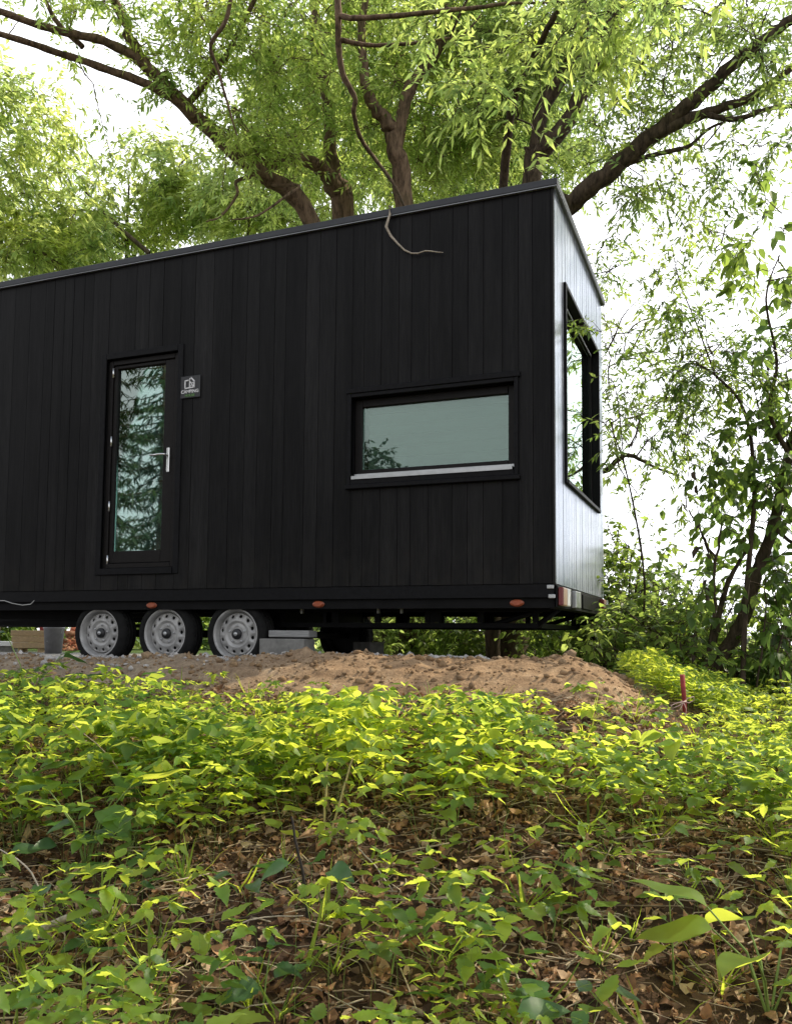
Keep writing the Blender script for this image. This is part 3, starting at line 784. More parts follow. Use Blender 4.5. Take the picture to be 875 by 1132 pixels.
p = at(59, 726, 12.0)
bk = MB(); bk.lathe([(.0, 0), (.085, 0), (.105, .24), (.112, .245), (.112, .26), (.102, .262), (.098, .25), (.082, .01), (0, .01)], (0, 0, 0), 32, 'z')
bko = bk.build('bucket', M['bucket']); bko.scale = (1.3, 1.3, 1.4); bko.location = (p[0], p[1], .0); tag(bko, 'small grey plastic bucket standing left of the wheels', 'bucket')
hb = MB(); hb.tube([(-.112, 0, .24), (-.09, 0, .17), (0, -.1, .12), (.09, 0, .17), (.112, 0, .24)], .003, 6); hbo = hb.build('handle', M['sill'], bko)
hbo.location = (0, 0, 0)
for v in hbo.data.vertices: v.co += Vector(bko.location)
p = at(36, 726, 12.6)
for k in range(3):
    put_block('timber_plank', ['lowest sawn plank in the stack behind the bucket', 'middle sawn plank in the stack behind the bucket', 'topmost sawn plank in the stack behind the bucket'][k], p[0] - .04 * k, p[1] + .02 * k, .38 + .03 * k, .50, .24, .085, M['timber'], 'plank', 'sawn planks stacked behind the bucket', z=.06 + k * .088)
for k, dx in ((0, -.14), (1, .14)):
    put_block('timber_bearer', ['short timber bearer under the plank stack, end away from the bucket', 'short timber bearer under the plank stack, end near the bucket'][k], p[0] + dx * .93, p[1] + dx * .37, .38, .06, .2, .062, M['timber'], 'bearer', 'bearers under the plank stack', z=-.004)
p = at(6, 726, 13.0)
put_block('white_board', 'white board lying on a low support under the trailer', p[0], p[1], .36, .55, .3, .07, M['board'], 'board', z=.085)
put_block('board_support', 'dark low block carrying the white board', p[0], p[1], .36, .30, .18, .088, M['concrete'], 'block', z=-.004)
p = at(46, 726, 14.0)
put_block('red_post', 'short dark red post behind the plank stack', p[0], p[1], .2, .07, .07, .42, M['stake'], 'post', z=-.004)
rp = at(78, 726, 14.2); n = 260
ang = RNG.uniform(0, 6.28, n); rr = np.sqrt(RNG.uniform(0, 1, n)) * .55
px_, py_ = rp[0] + rr * np.cos(ang), rp[1] + rr * np.sin(ang) * .6
rubble = rocks('brick_rubble', np.stack([px_, py_, RNG.uniform(0, 1, n) * (.42 * (1 - rr / .6)).clip(0)], -1), RNG.uniform(.03, .075, n), M['brick'], 'heap of red brick rubble beyond the wheels')

# twig hanging from the roof
tw = MB()
tp = [(-1.275, -.045, 3.63), (-1.268, -.046, 3.56), (-1.298, -.045, 3.467), (-1.262, -.04, 3.39), (-1.205, -.035, 3.32), (-1.15, -.03, 3.26), (-1.092, -.03, 3.225), (-1.04, -.03, 3.216), (-.981, -.03, 3.226), (-.93, -.035, 3.214), (-.88, -.03, 3.20), (-.834, -.03, 3.19)]
tp = [(-1.25, .03, 3.625)] + tp
tw.tube(tp, [.005, .007, .010, .012, .010, .008, .007, .006, .006, .005, .005, .004, .003], 6)
tw.tube([(-1.285, -.045, 3.52), (-1.30, -.03, 3.47), (-1.285, -.02, 3.42)], [.008, .006, .003], 5)
to = tw.build('hanging_twig', M['twig_pale']); tag(to, 'bleached bent twig hanging over the roof edge', 'twig')

# red stake with tape bow and line
p = at(755, 797, 4.75); gz = float(ground_h(p[0], p[1]))
st = thing('marker_stake', 'red painted wooden stake with a tape bow in the greenery', 'stake', (p[0], p[1], gz))
b = MB(); v = [at(757, 799, 4.75), at(755.5, 772, 4.75), at(753.5, 746, 4.75)]
b.tube([v[0] - np.array([0, 0, .1]), *v], [.010, .0115, .0135, .0155], 6); b.build('post', M['stake'], st)
b = MB(); c = at(755, 776, 4.72)
def rel(du, dv, dd=0): return at(755 + du, 776 + dv, 4.72 + dd)
b.tube([rel(0, 0), rel(-5, 4), rel(-12, 7, -.02), rel(-14, 4), rel(-7, 1), rel(0, 0)], .0028, 6)
b.tube([rel(0, 0), rel(5, -4), rel(11, -6, -.02), rel(12, -2), rel(6, 1), rel(0, 0)], .0028, 6)
b.tube([rel(0, 0), rel(3, 8), rel(2, 15), rel(4, 20)], .0024, 6); b.tube([rel(0, 0), rel(-3, 7), rel(-6, 10)], .0024, 6)
b.tube([rel(-3, -1, -.02), rel(0, 0, -.03), rel(3, -1, -.02)], .004, 6)
b.build('tape_bow', M['string'], st)
b = MB(); pts = [rel(-2, 0, .02)] + [at(755 - 60 * t, 776 - 1 * t + 8 * t * (1 - t), 4.74 + .6 * t) for t in (.2, .4, .6, .8, 1)]
b.tube(pts, .0018, 5); o = b.build('marking_line', M['string']); tag(o, 'thin string running from the red stake to the soil bank', 'string')

# ------------------------------------------------------------------ TREES
def unit(a): return a / (np.linalg.norm(a, axis=-1, keepdims=True) + 1e-9)

def leaf_geo(P, D, L_, w, droop=.15, fold=.25, rng=RNG, up=.8, shape='lance'):
    """P base points, D directions -> diamond / 6-gon leaves as triangles"""
    n = len(P); D = unit(D)
    U = rng.normal(0, 1, (n, 3)) * (1 - up); U[:, 2] += up
    S = unit(np.cross(D, U)); Nn = np.cross(S, D)
    l = (L_ * rng.uniform(.65, 1.2, n))[:, None]; hw = l * w * .5
    dz = np.zeros((n, 3)); dz[:, 2] = -1
    if shape == 'lance':
        m = P + D * l * .42 + dz * l * droop * .25
        tip = P + D * l + dz * l * droop
        V = np.stack([P, m + S * hw + Nn * hw * fold, tip, m - S * hw + Nn * hw * fold], 1)
        T = np.array([[0, 1, 2], [0, 2, 3]])
    else:
        m1 = P + D * l * .28 + dz * l * droop * .1; m2 = P + D * l * .66 + dz * l * droop * .45; tip = P + D * l + dz * l * droop
        V = np.stack([P, m1 + S * hw + Nn * hw * fold, m2 + S * hw * .82 + Nn * hw * fold, tip, m2 - S * hw * .82 + Nn * hw * fold, m1 - S * hw + Nn * hw * fold, m1, m2], 1)
        T = np.array([[0, 1, 6], [6, 1, 2], [6, 2, 7], [7, 2, 3], [0, 6, 5], [6, 4, 5], [6, 7, 4], [7, 3, 4]])
    k = V.shape[1]
    Tt = (T[None] + (np.arange(n) * k)[:, None, None]).reshape(-1, 3)
    return V.reshape(-1, 3), Tt

def smooth_path(pts, rad, sub=4, jit=0, rng=RNG):
    pts = np.array(pts, float); n = len(pts); out = []; ro = []
    for i in range(n - 1):
        p0, p1, p2, p3 = pts[max(i - 1, 0)], pts[i], pts[i + 1], pts[min(i + 2, n - 1)]
        for k in range(sub):
            t = k / sub
            q = .5 * (2 * p1 + (p2 - p0) * t + (2 * p0 - 5 * p1 + 4 * p2 - p3) * t * t + (3 * p1 - p0 - 3 * p2 + p3) * t ** 3)
            out.append(q + rng.normal(0, jit, 3)); ro.append(rad[i] * (1 - t) + rad[i + 1] * t)
    out.append(pts[-1]); ro.append(rad[-1])
    return np.array(out), np.array(ro)

class Wood:
    def __init__(s): s.V = []; s.T = []; s.n = 0
    def tube(s, pts, rad, k=5):
        pts = np.asarray(pts, float); rad = np.asarray(rad, float); m = len(pts)
        d = np.empty_like(pts); d[1:-1] = pts[2:] - pts[:-2]; d[0] = pts[1] - pts[0]; d[-1] = pts[-1] - pts[-2]
        d = unit(d); ref = np.array([.31, .17, .93])
        if abs(d.mean(0) @ ref) > .93: ref = np.array([.9, .3, .1])
        a = unit(np.cross(d, ref)); b = np.cross(d, a)
        t = 2 * np.pi * np.arange(k) / k
        ring = a[:, None] * np.cos(t)[None, :, None] + b[:, None] * np.sin(t)[None, :, None]
        V = pts[:, None] + ring * rad[:, None, None]
        i = np.arange(m - 1)[:, None] * k + np.arange(k)[None]; j = np.arange(m - 1)[:, None] * k + (np.arange(k)[None] + 1) % k
        q = np.stack([i, j, j + k, i + k], -1).reshape(-1, 4)
        s.V.append(V.reshape(-1, 3)); s.T.append(q + s.n); s.n += m * k
    def build(s, name, mat, parent): return np_mesh(name, np.concatenate(s.V), np.concatenate(s.T), mat, parent=parent, smooth=True)

def make_tree(name, label, cat, base, limbs, blobs, leafmat, barkmat, leaf=(.11, .26), twigs=7, nl=12, droop=.5, group=None, seed=1,
              shape='lance', reach=1.2, twl=(.25, .6), density_fn=None, kind_up=.7, crown_name='crown', sides=9, thin=.5, bscale=1.):
    """limbs: list of (points, radii).  blobs: (centre, radii(3), number of branches)."""
    rng = np.random.default_rng(seed)
    t = thing(name, label, cat, base, group)
    wd = Wood(); sk = []
    for pts, rad in limbs:
        p, r = smooth_path(pts, rad, 6, max(rad) * .05, rng)
        wob = 1 + .10 * np.sin(np.arange(len(p)) * 1.9 + rng.uniform(0, 6)) * rng.uniform(.3, 1, len(p))
        wd.tube(p, r * wob, sides if max(rad) > .05 else 6); sk.append(p)
    skel = np.concatenate(sk)
    A = []
    for c, rad, m in blobs:
        m = int(m * thin)
        q = rng.normal(0, 1, (m, 3)); q = unit(q) * (rng.uniform(0, 1, (m, 1)) ** .42)
        A.append(np.array(c) + q * np.array(rad))
    LP, LD = [], []
    if A:
        A = np.concatenate(A)
        if density_fn is not None: A = A[density_fn(A, rng)]
        dmin = np.array([np.min(np.sum((skel - a) ** 2, 1)) for a in A])
        A = A[np.argsort(dmin)]
        S = skel.copy()
        for a in A:
            dd = np.sum((S - a) ** 2, 1); i = int(np.argmin(dd)); s0 = S[i]; L_ = math.sqrt(dd[i])
            if L_ < .12: a = a + rng.normal(0, .3, 3); L_ = np.linalg.norm(a - s0)
            mid = (s0 + a) / 2 + np.array([0, 0, .12 * L_]) + rng.normal(0, .1 * L_, 3)
            end = a + np.array([0, 0, -droop * .25 * min(L_, 1)])
            p, r = smooth_path([s0, mid, a, end + (a - mid) * .35], [min(.006 + .007 * L_, .03) * bscale, (.004 + .004 * L_) * bscale, .004 * bscale, .002 * bscale], 3, .015, rng)
            wd.tube(p, r, 4); S = np.concatenate([S, p[2:-1:2]])
            # twigs on the outer part
            k = max(2, int(rng.poisson(twigs)))
            idx = rng.integers(max(1, len(p) // 3), len(p), k)
            for j in idx:
                dr_ = unit(p[min(j, len(p) - 1)] - p[max(j - 2, 0)]) * .6 + rng.normal(0, .6, 3); dr_ = unit(dr_)
                tl = rng.uniform(*twl)
                q0 = p[j]; q1 = q0 + dr_ * tl * .5; q2 = q0 + dr_ * tl + np.array([0, 0, -droop * tl * .6])
                wd.tube([q0, q1, q2], [.0028, .002, .001], 3)
                m = max(3, int(nl * tl / np.mean(twl))); f = np.sort(rng.uniform(.05, 1, m))[:, None]
                P = (1 - f) ** 2 * q0 + 2 * f * (1 - f) * q1 + f * f * q2
                ax_ = unit(q2 - q0); sd = unit(np.cross(ax_, [0, 0, 1]) + 1e-3); alt = np.where(np.arange(m) % 2 == 0, 1, -1)[:, None]
                D = ax_ * .65 + sd * alt * .75 + rng.normal(0, .28, (m, 3)); D[:, 2] -= droop * .5
                LP.append(P); LD.append(D)
    wd.build('trunk', barkmat, t)
    if LP:
        LP = np.concatenate(LP); LD = np.concatenate(LD)
        V, T = leaf_geo(LP, LD, leaf[0], leaf[1], .22, .25, rng, kind_up, shape)
        np_mesh(crown_name, V, T, leafmat, parent=t)
    return t

def P3(*l): return [at(*q) for q in l]
ZG = lambda u, d: float(ground_h(*at(u, 727, d)[:2]))
def base_at(u, d):
    b = at(u, 727, d); b[2] = float(ground_h(b[0], b[1])) - .03; return b

# 1: willow leaning to the left
b = base_at(425, 11.6)
make_tree('willow_tree', 'mossy willow whose long bare limb leans up to the left above the roof', 'tree', b,
    [([b, *P3((415, 500, 11.5), (345, 248, 11.2), (282, 188, 10.9), (205, 118, 10.5), (165, 76, 10.3), (140, 30, 10.2), (118, -30, 10.1), (100, -110, 10))], [.28, .22, .12, .102, .088, .07, .055, .045, .03]),
     (P3((196, 110, 10.45), (160, 71, 10.2), (115, 46, 10), (65, 34, 9.8), (0, 12, 9.6), (-70, -30, 9.4)), [.075, .065, .05, .045, .035, .02]),
     (P3((215, 128, 10.5), (173, 98, 10.3), (110, 74, 10.2), (60, 57, 10.1), (0, 38, 10), (-80, 20, 9.9)), [.06, .055, .045, .04, .035, .02]),
     (P3((92, 52, 10), (60, 20, 9.9), (40, -30, 9.8)), [.035, .028, .018]),
     (P3((288, 194, 10.9), (262, 200, 10.7), (262, 215, 10.6), (245, 238, 10.5), (228, 245, 10.4)), [.035, .022, .018, .014, .008]),
     (P3((300, 205, 10.9), (330, 205, 10.6), (318, 215, 10.4), (285, 238, 10.3), (255, 243, 10.2)), [.02, .018, .016, .012, .006]),
     (P3((205, 118, 10.5), (250, 60, 10), (300, -40, 9.6)), [.05, .03, .02])],
    [(at(210, 20, 10.2), (1.2, 1, .7), 60), (at(270, 90, 10.6), (.9, 1.2, .9), 70), (at(310, 30, 10.3), (1.1, 1.2, .9), 90), (at(85, 5, 9.8), (1.0, .8, .4), 34), (at(290, 160, 10.6), (.5, .7, .4), 30), (at(190, 60, 10.4), (.5, .6, .5), 16), (at(120, -90, 10), (1.5, 1.2, .8), 50)],
    M['lf_willow'], M['bark'], (.098, .32), 7, 12, .2, seed=21)

# 2: trunk beside it, forking
b = base_at(400, 12.2)
make_tree('willow_tree', 'stout forked willow trunk rising behind the middle of the roof', 'tree', b,
    [([b, *P3((395, 480, 12.1), (380, 240, 12), (370, 205, 11.9), (366, 180, 11.9), (362, 120, 11.8), (350, 40, 11.6), (340, -60, 11.5))], [.26, .21, .165, .155, .10, .075, .06, .045]),
     (P3((374, 212, 11.9), (358, 190, 11.7), (345, 180, 11.5), (322, 175, 11.3), (296, 182, 11.1), (280, 160, 10.8), (258, 120, 10.6)), [.12, .10, .085, .075, .065, .04, .03]),
     (P3((262, 150, 9.5), (240, 75, 9.3), (233, 50, 9.2), (250, 22, 9.1), (258, -20, 9)), [.008, .018, .021, .023, .025])],
    [(at(350, 120, 12.7), (1.1, 1.4, 1.2), 120), (at(380, 30, 12.3), (1.2, 1.4, .9), 110), (at(330, 215, 13.5), (.8, .8, .35), 36), (at(400, 190, 13.7), (.6, .7, .5), 40), (at(300, -60, 12.5), (1.6, 1.5, .8), 70)],
    M['lf_willow'], M['bark'], (.098, .32), 7, 12, .2, seed=22)

# 3: trunk with the drooping dark branch in front
b = base_at(455, 11.0)
make_tree('willow_tree', 'leafy willow with a thin crooked dark branch hanging in front of it', 'tree', b,
    [([b, *P3((450, 480, 11), (446, 226, 10.9), (437, 165, 10.8), (428, 135, 10.8), (408, 108, 10.7), (400, 40, 10.6), (410, -60, 10.5))], [.2, .16, .125, .11, .09, .07, .05, .035]),
     (P3((437, 165, 10.8), (452, 100, 10.8), (490, 40, 10.8), (500, -60, 10.8)), [.09, .08, .065, .05]),
     (P3((446, 228, 10.5), (436, 205, 9.6), (416, 178, 8.8), (398, 152, 8.4), (391, 125, 8.2), (392, 108, 8.1), (379, 82, 8), (374, 50, 7.9), (374, 15, 7.8), (372, -40, 7.8)), [.016, .018, .020, .022, .024, .025, .027, .030, .032, .034]),
     (P3((374, 17, 7.8), (392, 20, 7.7), (430, 18, 7.6), (480, 13, 7.5), (530, 8, 7.5), (560, 4, 7.5), (610, 3, 7.5)), [.026, .025, .022, .02, .017, .014, .006]),
     (P3((376, 44, 7.9), (400, 49, 7.9), (425, 50, 7.9), (470, 46, 7.9), (505, 40, 7.9), (520, 30, 7.9), (532, 15, 7.9)), [.023, .02, .017, .014, .011, .008, .005])],
    [(at(460, 130, 11.7), (1.0, 1.2, 1.0), 110), (at(440, 40, 11.3), (1.2, 1.3, .9), 110), (at(520, 90, 11.9), (1.0, 1.2, 1.0), 100), (at(500, 180, 11.9), (.9, .9, .5), 60), (at(470, -60, 11.1), (1.6, 1.5, .7), 70), (at(545, 175, 12.3), (.7, .8, .5), 50)],
    M['lf_willow'], M['bark'], (.098, .32), 7, 12, .2, seed=23)

# 4: two steep limbs near the roof corner
b = base_at(570, 11.5)
make_tree('willow_tree', 'willow with two steep parallel dark limbs behind the roof corner', 'tree', b,
    [([b, *P3((575, 480, 11.2), (587, 196, 10.8), (600, 168, 10.7), (629, 131, 10.5), (650, 86, 10.3), (668, 42, 10.2), (681, 15, 10.1), (700, -60, 10))], [.24, .2, .13, .12, .095, .085, .075, .065, .05]),
     (P3((592, 186, 10.75), (597, 128, 10.6), (611, 100, 10.5), (627, 74, 10.4), (642, 42, 10.3), (650, -10, 10.2)), [.08, .095, .09, .08, .07, .05])],
    [(at(590, 60, 10.9), (1.0, 1.1, .8), 90), (at(560, 20, 10.7), (1.0, 1.0, .6), 70), (at(680, 60, 11.4), (.8, 1, .6), 50), (at(560, 130, 11.7), (.7, .8, .7), 60), (at(640, -50, 11.1), (1.6, 1.3, .7), 60), (at(650, 165, 12.0), (.6, .7, .4), 30)],
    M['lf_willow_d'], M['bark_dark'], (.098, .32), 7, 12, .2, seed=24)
# 4b: bright sprays reaching over the roof
make_tree('willow_tree', 'young willow with bright long leaves drooping closest over the roof', 'tree', base_at(545, 9.6),
    [([base_at(545, 9.6), *P3((545, 480, 9.4), (555, 230, 8.8), (565, 120, 8.2), (590, 60, 7.6), (620, 0, 7.2), (650, -80, 7))], [.09, .075, .05, .04, .03, .025, .02])],
    [(at(620, 20, 7.1), (.55, .5, .25), 22), (at(545, 110, 7.6), (.4, .5, .36), 18), (at(525, 40, 7.6), (.5, .5, .3), 18)],
    M['lf_willow'], M['bark_dark'], (.125, .28), 6, 9, .3, seed=25)

# 5: big limb up to the right
b = base_at(560, 9.9)
make_tree('willow_tree', 'dark willow with one heavy limb climbing to the upper right', 'tree', b,
    [([b, *P3((575, 480, 9.7), (612, 245, 9.5), (630, 228, 9.45), (676, 187, 9.3), (732, 142, 9.1), (782, 96, 8.9), (837, 50, 8.7), (875, 20, 8.6), (940, -40, 8.4))], [.22, .18, .115, .11, .10, .09, .068, .056, .05, .036]),
     (P3((722, 150, 9.1), (760, 132, 9), (787, 123, 8.9), (832, 106, 8.8), (875, 75, 8.7), (940, 30, 8.5)), [.055, .06, .05, .04, .034, .02]),
     (P3((780, 127, 8.9), (800, 131, 8.8), (817, 131, 8.7), (847, 121, 8.6), (875, 117, 8.5), (940, 110, 8.4)), [.03, .03, .028, .024, .022, .014]),
     (P3((690, 182, 9.25), (716, 173, 9.2), (745, 166, 9.1), (762, 161, 9.1), (782, 143, 9), (800, 135, 9)), [.03, .028, .025, .022, .016, .01]),
     (P3((590, 400, 9.6), (640, 510, 9.8), (668, 520, 9.8), (691, 503, 9.7), (720, 515, 9.6), (745, 525, 9.5)), [.06, .045, .036, .026, .016, .008])],
    [(at(740, 60, 8.9), (.9, .8, .6), 60), (at(830, 20, 8.7), (.9, .9, .5), 48), (at(720, 205, 9.2), (.6, .6, .3), 26), (at(790, 190, 9), (.6, .6, .3), 26), (at(690, 110, 9.4), (.5, .6, .5), 30), (at(840, 80, 8.7), (.6, .7, .4), 30), (at(800, 255, 9), (.5, .5, .25), 14), (at(860, 150, 8.7), (.4, .5, .3), 10), (at(684, 455, 9.6), (.2, .3, .36), 34), (at(686, 385, 9.6), (.18, .3, .25), 26), (at(682, 275, 9.7), (.22, .3, .25), 18), (at(705, 490, 9.6), (.25, .3, .15), 16)],
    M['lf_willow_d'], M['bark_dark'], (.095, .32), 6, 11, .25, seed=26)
# 5b: light drooping spray at the end wall, arching over from the thicket
b = base_at(818, 6.5)
make_tree('willow_sapling', 'slender arching willow sapling with loose sprays beside the end wall', 'tree', b,
    [([b, *P3((824, 660, 6.55), (833, 540, 6.6), (822, 455, 6.65), (790, 415, 6.7), (760, 402, 6.8), (740, 425, 6.8), (732, 455, 6.8))], [.022, .020, .016, .012, .009, .007, .004, .002]),
     (P3((790, 415, 6.7), (770, 360, 6.8), (750, 310, 6.9), (742, 270, 7.0)), [.008, .006, .004, .002])],
    [(at(775, 402, 6.8), (.26, .25, .13), 36), (at(752, 440, 6.8), (.12, .15, .2), 24), (at(760, 475, 6.8), (.14, .2, .10), 16), (at(800, 425, 6.7), (.22, .25, .08), 12), (at(752, 300, 7.0), (.13, .2, .18), 10)],
    M['lf_bush'], M['bark_dark'], (.072, .30), 6, 9, .4, seed=27, twl=(.10, .26), thin=.85, bscale=.35)
# sprig near the end window
b = base_at(705, 8.0)
make_tree('thin_sapling', 'wispy sapling whose two leaf sprigs cross the end window', 'tree', b,
    [([b, *P3((712, 650, 7.2), (700, 560, 6.9), (682, 490, 6.6), (664, 466, 6.45), (645, 464, 6.4))], [.012, .010, .008, .005, .003, .0015]),
     (P3((690, 520, 6.7), (680, 430, 6.6), (664, 416, 6.5), (655, 418, 6.5)), [.005, .004, .002, .001])],
    [], M['lf_willow'], M['bark_dark'], seed=28)
def sprig(owner_name_prefix, spots):
    P = []; D = []
    for (u, v, d, du, dv) in spots:
        a = at(u, v, d); e = at(u + du, v + dv, d - .02); P.append(a); D.append(e - a)
    return np.array(P), np.array(D)
sap = [o for o in COL.objects if o.name.startswith('thin_sapling')][0]
P, D = sprig('', [(662, 466, 6.45, -10, 1), (655, 465, 6.43, -8, -4), (648, 464, 6.4, -12, 2), (650, 465, 6.4, -6, 8), (658, 466, 6.42, 4, 7), (652, 464, 6.4, 6, -5), (645, 464, 6.4, -10, -3), (662, 416, 6.5, -6, 2), (658, 417, 6.5, -5, -4), (655, 418, 6.5, -3, 6), (664, 415, 6.5, 3, 6), (670, 425, 6.5, -6, 5)])
V, T = leaf_geo(P, D, .075, .36, .1, .2, RNG, .7, 'broad')
np_mesh('crown', V, T, M['lf_willow'], parent=sap)

# background trees on the left, glowing
def back_tree(label, u, d, top_v, blobs, mat, seed, limbs=None, leaf=(.16, .34), name='background_tree', tw=7, nl=11, bark='bark_back', group='trees beyond the house', shape='lance'):
    b = base_at(u, d)
    l = [([b, at(u + 4, 560, d), at(u - 3, 400, d), at(u + 3, top_v, d)], [.16, .13, .07, .010])]
    return make_tree(name, label, 'tree', b, l + (limbs or []), blobs, mat, M[bark], leaf, tw, nl, .4, group, seed, twl=(.3, .7), shape=shape, thin=.5)
back_tree('tall feathery tree at the far edge above the low end of the roof', -10, 15, 60,
    [(at(20, 150, 15), (1.1, 1.2, 1.1), 120), (at(45, 240, 15), (1.3, 1.2, .8), 100), (at(-30, 230, 15), (1.2, 1.2, 1), 60), (at(10, 290, 15), (1.2, 1, .5), 50)], M['lf_yellow'], 31)
back_tree('sunlit yellow-green tree glowing behind the low part of the roof', 140, 17, 190,
    [(at(150, 225, 17), (1.6, 1.3, .75), 120), (at(110, 270, 17), (2.0, 1.3, .6), 110), (at(220, 215, 17), (1.2, 1.2, .6), 80), (at(185, 175, 17), (.8, .9, .35), 30), (at(60, 300, 17), (1.4, 1, .4), 40)], M['lf_yellow'], 32,
    [(P3((165, 280, 16), (120, 240, 16), (85, 200, 16)), [.05, .035, .015]), (P3((75, 310, 15.6), (55, 285, 15.6), (0, 262, 15.6)), [.05, .045, .02])])
back_tree('sunlit tree filling the gap between the two leaning willow trunks', 275, 16, 190,
    [(at(270, 225, 16), (1.2, 1.1, .6), 90), (at(310, 195, 16.5), (1.0, 1.1, .7), 80), (at(340, 240, 16), (1.0, 1, .4), 40), (at(330, 120, 17), (1.4, 1.4, 1.0), 90)], M['lf_yellow'], 33)
back_tree('tree seen through the middle trunks with dense lit foliage', 430, 17, 60,
    [(at(410, 170, 17), (1.5, 1.4, 1.0), 130), (at(440, 60, 17), (2.0, 1.6, 1.1), 150), (at(490, 205, 16.5), (1.2, 1.2, .6), 80)], M['lf_yellow'], 34)
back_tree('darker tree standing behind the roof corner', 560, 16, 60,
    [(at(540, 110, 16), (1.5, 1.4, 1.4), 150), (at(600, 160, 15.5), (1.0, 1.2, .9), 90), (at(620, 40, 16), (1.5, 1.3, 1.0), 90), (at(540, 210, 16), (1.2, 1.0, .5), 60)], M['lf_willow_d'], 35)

# right-hand trees and shrubs
b = base_at(775, 7.2); 
make_tree('leaning_tree', 'dark vine-clad tree leaning right at the edge of the slope', 'tree', b,
    [([b, *P3((778, 752, 7.1), (794, 730, 7.0), (819, 688, 6.9), (836, 632, 6.8), (854, 582, 6.7), (875, 490, 6.5), (905, 400, 6.3), (925, 300, 6.2))], [.075, .068, .062, .055, .048, .043, .04, .034, .025]),
     (P3((783, 760, 7.0), (792, 690, 6.9), (806, 640, 6.8), (830, 600, 6.7)), [.03, .024, .02, .012]),
     (P3((870, 500, 6.5), (850, 455, 6.3), (858, 400, 6.2), (846, 330, 6.1), (862, 280, 6.1)), [.022, .016, .012, .008, .004]),
     (P3((854, 582, 6.7), (875, 600, 6.5), (900, 610, 6.4)), [.02, .014, .008])],
    [(at(862, 470, 6.5), (.16, .3, .2), 20), (at(858, 560, 6.7), (.15, .25, .22), 17), (at(872, 640, 6.6), (.2, .25, .25), 20), (at(860, 400, 6.2), (.16, .2, .2), 10), (at(862, 310, 6.1), (.13, .2, .22), 10), (at(880, 540, 6.4), (.2, .2, .3), 20), (at(866, 240, 6.1), (.1, .15, .12), 6), (at(866, 700, 6.6), (.16, .25, .22), 24), (at(850, 520, 6.6), (.16, .25, .2), 16), (at(825, 655, 6.8), (.12, .15, .15), 8)],
    M['lf_right'], M['bark_dark'], (.092, .62), 4, 5, .6, seed=41, shape='broad', twl=(.1, .28), bscale=.5, thin=.85)
b = base_at(768, 6.7)
dead = thing('dead_shrub', 'bare dead shrub with curled brown leaves before the leaning tree', 'shrub', b)
wd = Wood()
for pts, r in ((( (772, 768, 6.7), (787, 688, 6.7), (792, 618, 6.7), (797, 579, 6.7), (805, 560, 6.7)), [.018, .014, .011, .007, .003]),
               (((792, 618, 6.7), (775, 590, 6.65), (765, 572, 6.6), (757, 562, 6.6), (750, 562, 6.6), (744, 597, 6.55)), [.010, .007, .006, .005, .004, .002]),
               (((757, 562, 6.6), (759, 535, 6.6), (761, 512, 6.6), (755, 490, 6.6), (752, 470, 6.6)), [.005, .004, .004, .003, .002]),
               (((792, 625, 6.7), (778, 600, 6.7), (770, 560, 6.7), (766, 530, 6.7)), [.006, .005, .003, .0015]),
               (((768, 768, 6.7), (752, 720, 6.6), (760, 690, 6.6), (772, 660, 6.6), (768, 640, 6.6)), [.010, .007, .005, .004, .002]),
               (((797, 579, 6.7), (815, 590, 6.6), (822, 575, 6.6), (825, 560, 6.6)), [.005, .004, .003, .0015]),
               (((785, 700, 6.7), (800, 668, 6.6), (806, 640, 6.6)), [.006, .004, .002]),
               (((835, 780, 6.5), (842, 700, 6.4), (846, 640, 6.3)), [.008, .007, .005]),
               (((868, 790, 6.2), (866, 760, 6.2), (858, 730, 6.2), (866, 690, 6.2)), [.012, .010, .008, .006])):
    p_, r_ = smooth_path(P3(*pts), r, 4, .006); wd.tube(p_, r_, 6)
wd.build('stem', M['bark_dark'], dead)
P = []; D = []
for (u, v) in ((768, 520), (770, 535), (767, 570), (777, 600), (779, 612), (775, 604), (781, 640), (782, 655), (779, 648), (768, 700), (764, 722), (790, 640), (770, 740), (776, 716)):
    P.append(at(u, v, 6.6)); D.append(np.array([RNG.normal(0, .35), RNG.normal(0, .35), -1]))
V, T = leaf_geo(np.array(P), np.array(D), .10, .55, .1, .9, RNG, .3, 'broad'); np_mesh('leaves', V, T, M['deadleaf'], parent=dead)

def bush(name, label, u, d, v_top, hw, seed, mat='lf_bush', leaf=(.075, .6), n=60, tw=5, nl=6, group=None, shape='broad', stems=6, bark='bark_dark', vb=None):
    b = base_at(u, d); rng = np.random.default_rng(seed)
    h = at(u, v_top, d)[2] - b[2]
    limbs = []
    for k in range(stems):
        a = rng.uniform(0, 6.28); e = np.array([math.cos(a), math.sin(a) * .8, 0]) * hw * rng.uniform(.3, .85)
        limbs.append(([b + e * .08, b + e * .5 + np.array([0, 0, h * .45]), b + e + np.array([0, 0, h * rng.uniform(.7, .95)])], [.014, .010, .004]))
    c = b + np.array([0, 0, h * .55])
    blobs = [(c, (hw, hw * .8, h * .5), n), (b + np.array([0, 0, h * .25]), (hw * 1.1, hw * .8, h * .25), n // 2)]
    return make_tree(name, label, 'bush', b, limbs, blobs, M[mat], M[bark], leaf, tw, nl, .35, group, seed, shape=shape, twl=(.12, .35), sides=6, bscale=.6, thin=.8)
bush('leafy_bush', 'leafy bush filling the corner just right of the end wall', 690, 8.6, 585, .42, 51, n=90)
bush('leafy_bush', 'low spreading bush below the rear lights of the trailer', 655, 9.0, 660, .65, 52, n=80)
bush('leafy_bush', 'rounded bush between the end wall and the bright gap', 715, 8.0, 655, .45, 53, n=70)
bush('leafy_bush', 'bush with pale sunlit leaves left of the red stake', 735, 7.4, 690, .42, 54, 'lf_willow', n=60)
